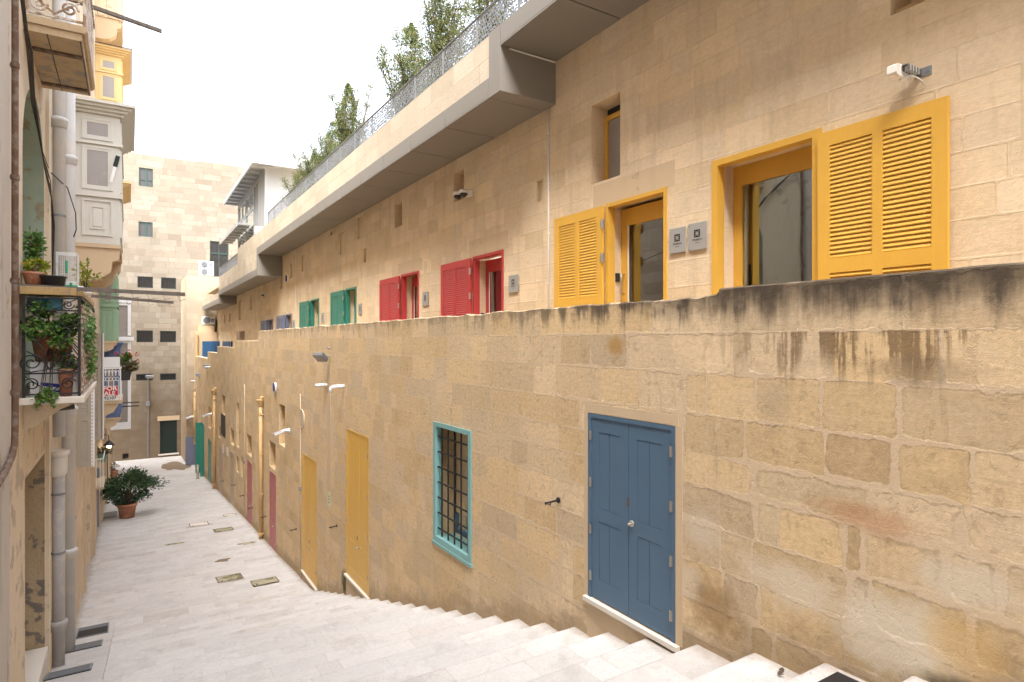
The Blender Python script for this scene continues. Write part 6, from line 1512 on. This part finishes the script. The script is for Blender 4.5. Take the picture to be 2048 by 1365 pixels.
downpipe('downpipe', 'paler grey downpipe running the full height beyond the hopper pipe', -1.06, 15.3, -6.6, 14.0, 0.115, 'pvc', None, (3.7, -1.4, -4.3))
rp = thing('rusty_pipe', 'thin rusty iron pipe bending at its foot on the nearest house', 'pipe', (-1.13, 9.05, -1.5))
b = MB(); b.tube([(-1.13, 9.05, 14.0), (-1.13, 9.05, 4.3), (-1.13, 9.05, 0.6), (-1.13, 9.05, -1.05), (-1.13, 9.0, -1.20), (-1.13, 8.85, -1.30), (-1.13, 8.4, -1.40), (-1.13, 7.6, -1.48)], 0.034, 10); b.build('pipe', M['rust'], rp, smooth=True)
b = MB()
for z in (3.2, 1.9, 0.7, -0.6): b.cyl((-1.13, 9.05, z - 0.03), (-1.13, 9.05, z + 0.03), 0.043, n=10); b.box(LF, 9.03, z - 0.012, -1.13, 9.07, z + 0.012)
b.build('clamp', M['rust'], rp)
cb = MB(); rr = random.Random(9)
for k in range(4):
    o = k * 0.012
    cb.tube([(-1.14 + o, 8.6, 4.9), (-1.13 + o, 9.2, 4.35), (-1.14 + o, 9.8, 4.05 - o * 3), (-1.14 + o * 1.5, 10.1, 3.8), (-1.15 + o, 10.6, 3.3 + o), (-1.15 + o, 11.8, 2.95 - 8 * o), (-1.16 + o, 12.9, 2.9 - 14 * o), (-1.15 + o, 13.2, 2.2 - 5 * o), (-1.15, 13.25, 1.0)], 0.007 + 0.003 * (k % 2), 6)
tag(cb.build('cable_bundle', M['rubber'], smooth=True), 'bundle of dark cables sagging along the wall under the upper balcony', 'cables')
cb = MB(); cb.tube([(-1.15, 13.1, 2.9), (-0.95, 13.5, 2.75), (-0.9, 14.6, 2.5), (-0.92, 15.1, 2.25), (-1.0, 15.3, 2.05)], 0.010, 6); tag(cb.build('loose_cable', M['rubber'], smooth=True), 'single dark cable looping in front of the two upper downpipes', 'cable')
cb = MB(); cb.tube([(-1.13, 17.2, -0.9), (-1.13, 17.2, -3.6), (-1.12, 17.25, -3.9), (-1.08, 17.4, -4.1), (-1.12, 17.45, -4.25)], 0.02, 6); tag(cb.build('wall_cable', M['rubber'], smooth=True), 'dark cable running down the wall left of the taupe shutters', 'cable')
mbx = MB(); mbx.box(LF, 16.6, -1.15, LF + 0.2, 16.95, -0.72); tag(mbx.build('junction_box', M['offwhite'], bevel=0.02), 'white junction box under the plant balcony', 'box')
tp = MB(); tp.tube([(-1.1, 11.3, -1.02), (-0.72, 11.4, -1.0)], 0.04, 10); tag(tp.build('spout', M['rubber']), 'short black drain spout under the plant balcony', 'pipe')

def pole(p0, p1, a, z0, z1, label, h=0.05):
    t = thing('drying_pole', label, 'pole', (p0, a, z0), 'wooden drying poles over the street')
    m = MB(); m.prism([(p0, z0 - h / 2), (p1, z1 - h / 2), (p1, z1 + h / 2), (p0, z0 + h / 2)], 'y', a - 0.03, a + 0.03); m.build('beam', M['old_wood'], t)
    w = MB(); rr = random.Random(int(a * 10))
    for k in range(7):
        x = p0 + (p1 - p0) * (0.35 + 0.6 * k / 6); z = z0 + (z1 - z0) * (x - p0) / (p1 - p0)
        w.tube([(x, a - 0.034, z + h / 2 + 0.004), (x + 0.005, a - 0.036, z - h / 2 - 0.01), (x + 0.03, a, z - h / 2 - 0.05 - 0.05 * rr.random()), (x + 0.1, a + 0.05, z - h / 2 - 0.04)], 0.0035, 4)
    w.build('wire', M['rust'], t)
pole(-1.2, 0.67, 9.9, 0.70, 0.67, 'longer weathered pole over the street at plant balcony height', 0.052)
pole(-1.0, 0.71, 13.38, 0.84, 0.74, 'shorter weathered pole just below the longer one', 0.052)
pole(-1.0, 0.48, 12.5, 5.72, 5.52, 'weathered pole with hanging wires at the upper balcony', 0.055)
wr = MB(); wr.tube([(-0.2, 12.5, 5.55), (-0.17, 12.6, 5.9), (-0.15, 12.9, 6.6)], 0.004, 4); wr.tube([(0.12, 12.5, 5.5), (0.15, 12.6, 6.0), (0.16, 12.8, 6.6)], 0.004, 4); wr.tube([(-0.35, 12.5, 5.6), (-0.3, 12.6, 6.6)], 0.004, 4)
tag(wr.build('washing_line', M['galv']), 'thin washing wires rising from the upper drying pole', 'wire')
for z, l in ((-3.42, 'upper black iron pole far down the left side'), (-3.62, 'lower black iron pole far down the left side')):
    b = MB(); b.cyl((LF, 40, z), (0.43, 40, z - 0.01), 0.035, n=8); tag(b.build('iron_pole', M['iron']), l, 'pole', 'black iron poles far down the street')

# shelf plank and the things on and in the plant balcony
sh = MB(); sh.box(LF + 0.01, 9.86, 0.60, -0.60, 10.35, 0.70); sh.box(-0.66, 10.351, 0.62, -0.55, 13.35, 0.69); tag(sh.build('plank_shelf', M['plank'], bevel=0.006), 'yellowed wooden plank laid across the balcony railing', 'plank')
def pot_plant(c, r0, r1, h, pm, lm, label, blob, n, L, seed, cat='potted plant', extra=None, name='potted_plant', grp=None, wid=0.55, droop=0.1, cm=0.5):
    t = thing(name, label, cat, c, grp); C = Vector(c); rr = random.Random(seed)
    p = MB(); p.lathe(C, pot_prof(r0, r1, h), 22); p.build('pot', M[pm], t, smooth=True)
    s = MB(); s.lathe(C + Vector((0, 0, h * 0.86)), [(r1 * 0.9, 0), (0.02, 0.015)], 18); s.build('soil', M['soil'], t)
    if n:
        lf = MB(); st = MB()
        for (dx, da, dz, rx, ry, rz, f) in blob:
            cl = leaves_blob(lf, C + Vector((dx, da, dz)), rx, ry, rz, int(n * f), L, rr, droop, 16, wid, cm)
            for q, _, _ in cl[:10]: st.tube([C + Vector((0, 0, h * 0.85)), (C + Vector((0, 0, h))).lerp(q, 0.5) + Vector((0, 0, 0.05)), q], [0.008, 0.006, 0.003], 4)
        st.build('stems', M['bark'], t); lf.build('foliage', M[lm], t)
    return t
pot_plant((-0.90, 10.45, -0.28), 0.19, 0.25, 0.44, 'terracotta', 'fresh_leaf', 'trailing green plant in a big terracotta pot inside the scrollwork', [(0.02, -0.40, 0.56, 0.30, 0.20, 0.20, 0.36), (0.36, 0.6, 0.50, 0.10, 1.3, 0.34, 0.28), (0.14, -0.54, 0.34, 0.14, 0.10, 0.14, 0.10), (-0.16, -0.56, 0.44, 0.14, 0.08, 0.12, 0.08), (0.40, 0.6, 0.1, 0.06, 0.8, 0.3, 0.07), (-0.02, -0.62, -0.42, 0.12, 0.05, 0.14, 0.05)], 3600, 0.062, 31, wid=0.75, droop=0.35)
bxs = MB(); bxs.box(-1.12, 10.2, -0.729, -0.62, 11.3, -0.285); o = bxs.build('polystyrene_box', M['white']); tag(o, 'white box with blue stripes under the terracotta pot on the balcony', 'box')
bs_ = MB(); bs_.prism([(-1.0, -0.60), (-0.7, -0.64), (-0.68, -0.60), (-1.0, -0.55)], 'y', 10.192, 10.198); bs_.prism([(-1.0, -0.68), (-0.68, -0.70), (-0.68, -0.675), (-1.0, -0.65)], 'y', 10.192, 10.198)
WLOC[o] = o.location.copy(); bs_.build('stripe', M['badge'], o)
pot_plant((-0.72, 10.0, -0.728), 0.065, 0.085, 0.36, 'terracotta', 'fresh_leaf', 'slim terracotta pot at the railing corner of the plant balcony', [(0.0, 0.06, 0.45, 0.12, 0.12, 0.16, 1.0)], 120, 0.08, 32)
bt = MB(); bt.lathe((-1.02, 10.1, 0.48), [(0.10, -0.09), (0.11, -0.07), (0.11, 0.07), (0.09, 0.1), (0.03, 0.1)], 14, sx=1.1); tag(bt.build('bucket', M['blue_plastic'], smooth=True), 'blue-green plastic container under the plank shelf', 'container')
bt = MB(); bt.box(-0.93, 9.99, 0.41, -0.76, 10.15, 0.58); tag(bt.build('crate', M['blue_plastic'], bevel=0.015), 'teal plastic crate hanging under the plank shelf', 'crate')
pot_plant((-1.07, 10.08, 0.701), 0.08, 0.115, 0.20, 'terracotta', 'lime_leaf', 'terracotta pot with lime green leaves on the plank', [(0.06, 0.1, 0.27, 0.14, 0.2, 0.10, 1.0)], 320, 0.07, 33)
pot_plant((-1.12, 11.0, 0.701), 0.1, 0.14, 0.22, 'white', 'fresh_leaf', 'tall leafy green plant before the pale green arch', [(-0.02, 0.0, 0.55, 0.12, 0.2, 0.36, 1.0)], 420, 0.09, 34)
bn = thing('basin', 'oval black plastic basin on the plank shelf', 'basin', (-0.86, 10.05, 0.701))
b = MB(); b.lathe((-0.86, 10.05, 0.716), [(0.10, 0.0), (0.115, 0.02), (0.13, 0.12), (0.145, 0.125), (0.145, 0.14), (0.125, 0.14), (0.11, 0.05)], 24, sx=1.05, sy=1.2); b.build('bowl', M['black_plastic'], bn, smooth=True)
b = MB(); b.lathe((-0.86, 10.05, 0.7015), [(0.12, 0.0), (0.14, 0.012), (0.12, 0.012)], 24, sx=1.05, sy=1.2); b.build('saucer', M['terracotta'], bn)
def bird_cage(c, w, d, h, label, top):
    t = thing('bird_cage', label, 'bird cage', c, 'bird cages on the plank shelf'); C = Vector(c)
    b = MB(); n = 11
    for k in range(n):
        x = C.x - w / 2 + w * k / (n - 1)
        for y in (C.y - d / 2, C.y + d / 2): b.cyl((x, y, C.z + 0.05), (x, y, C.z + h), 0.0022, n=4, caps=False)
    for k in range(n):
        y = C.y - d / 2 + d * k / (n - 1)
        for x in (C.x - w / 2, C.x + w / 2): b.cyl((x, y, C.z + 0.05), (x, y, C.z + h), 0.0022, n=4, caps=False)
        b.cyl((C.x - w / 2, y, C.z + h), (C.x + w / 2, y, C.z + h), 0.0022, n=4, caps=False)
    for q in range(5):
        z = C.z + 0.05 + (h - 0.05) * q / 4
        for (p, r) in (((-1, -1), (1, -1)), ((1, -1), (1, 1)), ((1, 1), (-1, 1)), ((-1, 1), (-1, -1))): b.cyl((C.x + p[0] * w / 2, C.y + p[1] * d / 2, z), (C.x + r[0] * w / 2, C.y + r[1] * d / 2, z), 0.003, n=4)
    b.build('wires', M['white'], t)
    y = MB(); y.box(C.x - w / 2 - 0.01, C.y - d / 2 - 0.01, C.z, C.x + w / 2 + 0.01, C.y + d / 2 + 0.01, C.z + 0.05); y.build('tray', M['green_plastic' if top else 'offwhite'], t)
    f = MB(); f.cyl((C.x, C.y - d / 2 - 0.015, C.z + h * 0.5), (C.x, C.y - d / 2 - 0.015, C.z + h * 0.8), 0.016, n=10); f.build('feeder', M['green_plastic'], t)
bird_cage((-0.80, 11.4, 0.70), 0.26, 0.40, 0.62, 'large white wire bird cage behind the black basin', True)
bird_cage((-0.67, 10.15, 0.70), 0.12, 0.16, 0.10, 'small pale wire cage at the end of the plank', True)
bg = MB(); bg.lathe((-0.585, 10.2, 0.70), [(0.02, 0.0), (0.055, 0.012), (0.06, 0.03), (0.03, 0.05)], 12, sx=1.2, sy=0.8); tag(bg.build('plastic_bag', M['offwhite'], smooth=True), 'crumpled white bag beside the small cage', 'bag')
pot_plant((-0.64, 12.6, 0.69), 0.06, 0.09, 0.14, 'offwhite', 'lime_leaf', 'thin yellow-green shoot rising from the balcony corner', [(0.02, 0.0, 0.42, 0.16, 0.25, 0.22, 1.0)], 110, 0.085, 36)

# far plants, planter bowls, lamp
def geranium():
    c = Vector((-0.15, 27.0, -1.46)); t = thing('flower_planter', 'black window box of red geraniums beside the white balcony', 'planter', c); rr = random.Random(41)
    p = MB(); p.prism([(c.x - 0.17, c.z), (c.x + 0.15, c.z), (c.x + 0.2, c.z + 0.36), (c.x - 0.22, c.z + 0.36)], 'y', 26.7, 27.3); p.build('box', M['black_plastic'], t)
    lf = MB(); leaves_blob(lf, c + Vector((0.02, 0, 0.55)), 0.36, 0.35, 0.25, 900, 0.10, rr, 0.2, 14, 0.8, 0.5); lf.build('foliage', M['dry_leaf'], t)
    l2 = MB(); leaves_blob(l2, c + Vector((-0.02, 0, 0.80)), 0.24, 0.2, 0.16, 300, 0.10, rr, 0, 8, 0.8, 0.4); l2.build('grey_green_foliage', M['fresh_leaf'], t)
    f = MB()
    for (dx, dz) in ((-0.28, 0.98), (0.12, 1.05), (0.36, 0.95), (0.40, 0.70), (-0.10, 0.92), (0.17, 0.93)):
        q = c + Vector((dx, rr.uniform(-.1, .1), dz))
        for k in range(40):
            d = Vector((rr.gauss(0, 1), rr.gauss(0, 1), rr.gauss(0, 1))).normalized(); f.leaf(q + d * 0.05, d, Vector((0, 0, 1)), 0.05, 0.05, rr.random())
    f.build('flowers', M['red_flower'], t)
geranium()
pot_plant((-1.02, 32.0, -5.28), 0.13, 0.20, 0.40, 'mint', 'dry_leaf', 'mint green planter bowl with drooping dry leaves on the ledge', [(-0.1, 0, 0.52, 0.40, 0.35, 0.14, 1.0)], 520, 0.11, 42)
pot_plant((-0.98, 52.0, gz(52.0)), 0.17, 0.25, 0.62, 'terracotta', 'dry_leaf', 'terracotta pot of dry twigs far down by the left wall', [(0, 0, 0.9, 0.3, 0.3, 0.25, 1.0)], 260, 0.11, 43)
lb = thing('window_ledge', 'small white railed ledge under the mint planter', 'ledge', (-1.07, 30.0, -5.95))
b = MB(); b.box(LF, 29.6, -5.98, -0.90, 31.9, -5.9); b.build('shelf', M['plain'], lb)
b = MB()
for x in (-1.15, -1.02, -0.92): b.box(x - 0.015, 29.6, -5.9, x + 0.015, 29.63, -4.78)
b.box(-1.2, 29.58, -4.78, -0.9, 29.64, -4.74); b.box(-0.935, 29.641, -4.78, -0.905, 31.9, -4.74); b.build('rail', M['white'], lb)
mt_ = MB(); mt_.box(LF, 29.8, -5.55, -1.0, 30.2, -5.2); tag(mt_.build('meter_box', M['galv'], bevel=0.02), 'grey meter box behind the small white ledge', 'box')
wl = thing('wall_lantern', 'lit black shade lamp on a curled bracket over the far left wall', 'lamp', (-0.85, 34.0, -5.0))
b = MB(); b.tube([(LF, 34.0, -4.5), (-1.0, 34.0, -4.35), (-0.85, 34.0, -4.4), (-0.83, 34.0, -4.62)], 0.02, 6); b.build('bracket', M['iron'], wl)
b = MB(); b.lathe((-0.83, 34.0, -4.85), [(0.24, 0.0), (0.22, 0.03), (0.08, 0.16), (0.03, 0.22)], 16); b.build('lamp_shade', M['iron'], wl)
b = MB(); b.sphere((-0.83, 34.0, -4.92), 0.085, 12); b.build('bulb', M['lamp_on'], wl, smooth=True)

# ------------------------------------------------------------------ light, sky, camera
w = bpy.data.worlds.new('World'); SC.world = w; w.use_nodes = True
nt = w.node_tree; bgd = nt.nodes['Background']
SUN_EL, SUN_AZ = math.radians(58), math.radians(222)    # azimuth clockwise from +y
sky = nt.nodes.new('ShaderNodeTexSky'); sky.sky_type = 'NISHITA'; sky.sun_disc = False
sky.sun_elevation = SUN_EL; sky.sun_rotation = SUN_AZ; sky.air_density = 1.0; sky.dust_density = 6.0; sky.ozone_density = 1.0
hs_ = nt.nodes.new('ShaderNodeHueSaturation'); hs_.inputs['Saturation'].default_value = 0.38
nt.links.new(sky.outputs[0], hs_.inputs['Color']); nt.links.new(hs_.outputs[0], bgd.inputs[0]); bgd.inputs[1].default_value = 0.15
sd = bpy.data.lights.new('sun', 'SUN'); sd.energy = 0.5; sd.angle = math.radians(24); sd.color = (1.0, 0.97, 0.92)
so = bpy.data.objects.new('sun', sd); link(so)
dirv = Vector((math.sin(SUN_AZ) * math.cos(SUN_EL), math.cos(SUN_AZ) * math.cos(SUN_EL), math.sin(SUN_EL)))
so.rotation_euler = dirv.to_track_quat('Z', 'Y').to_euler(); so.location = (0, 0, 20)
cd = bpy.data.cameras.new('camera'); cd.sensor_width = 36; cd.lens = 36 * 1216 / 2048; cd.clip_end = 2000; cd.clip_start = 0.05
co = bpy.data.objects.new('camera', cd); link(co); co.location = (0, 0, 0)
co.rotation_euler = (PI / 2, 0, -TH)
SC.camera = co
SC.view_settings.view_transform = 'Standard'; SC.view_settings.look = 'None'; SC.view_settings.gamma = 1.0; SC.view_settings.exposure = 2.62
SC.render.resolution_x = 1024; SC.render.resolution_y = 682
SC.cycles.use_denoising = True
SC.cycles.max_bounces = 10; SC.cycles.diffuse_bounces = 7; SC.cycles.transparent_max_bounces = 8
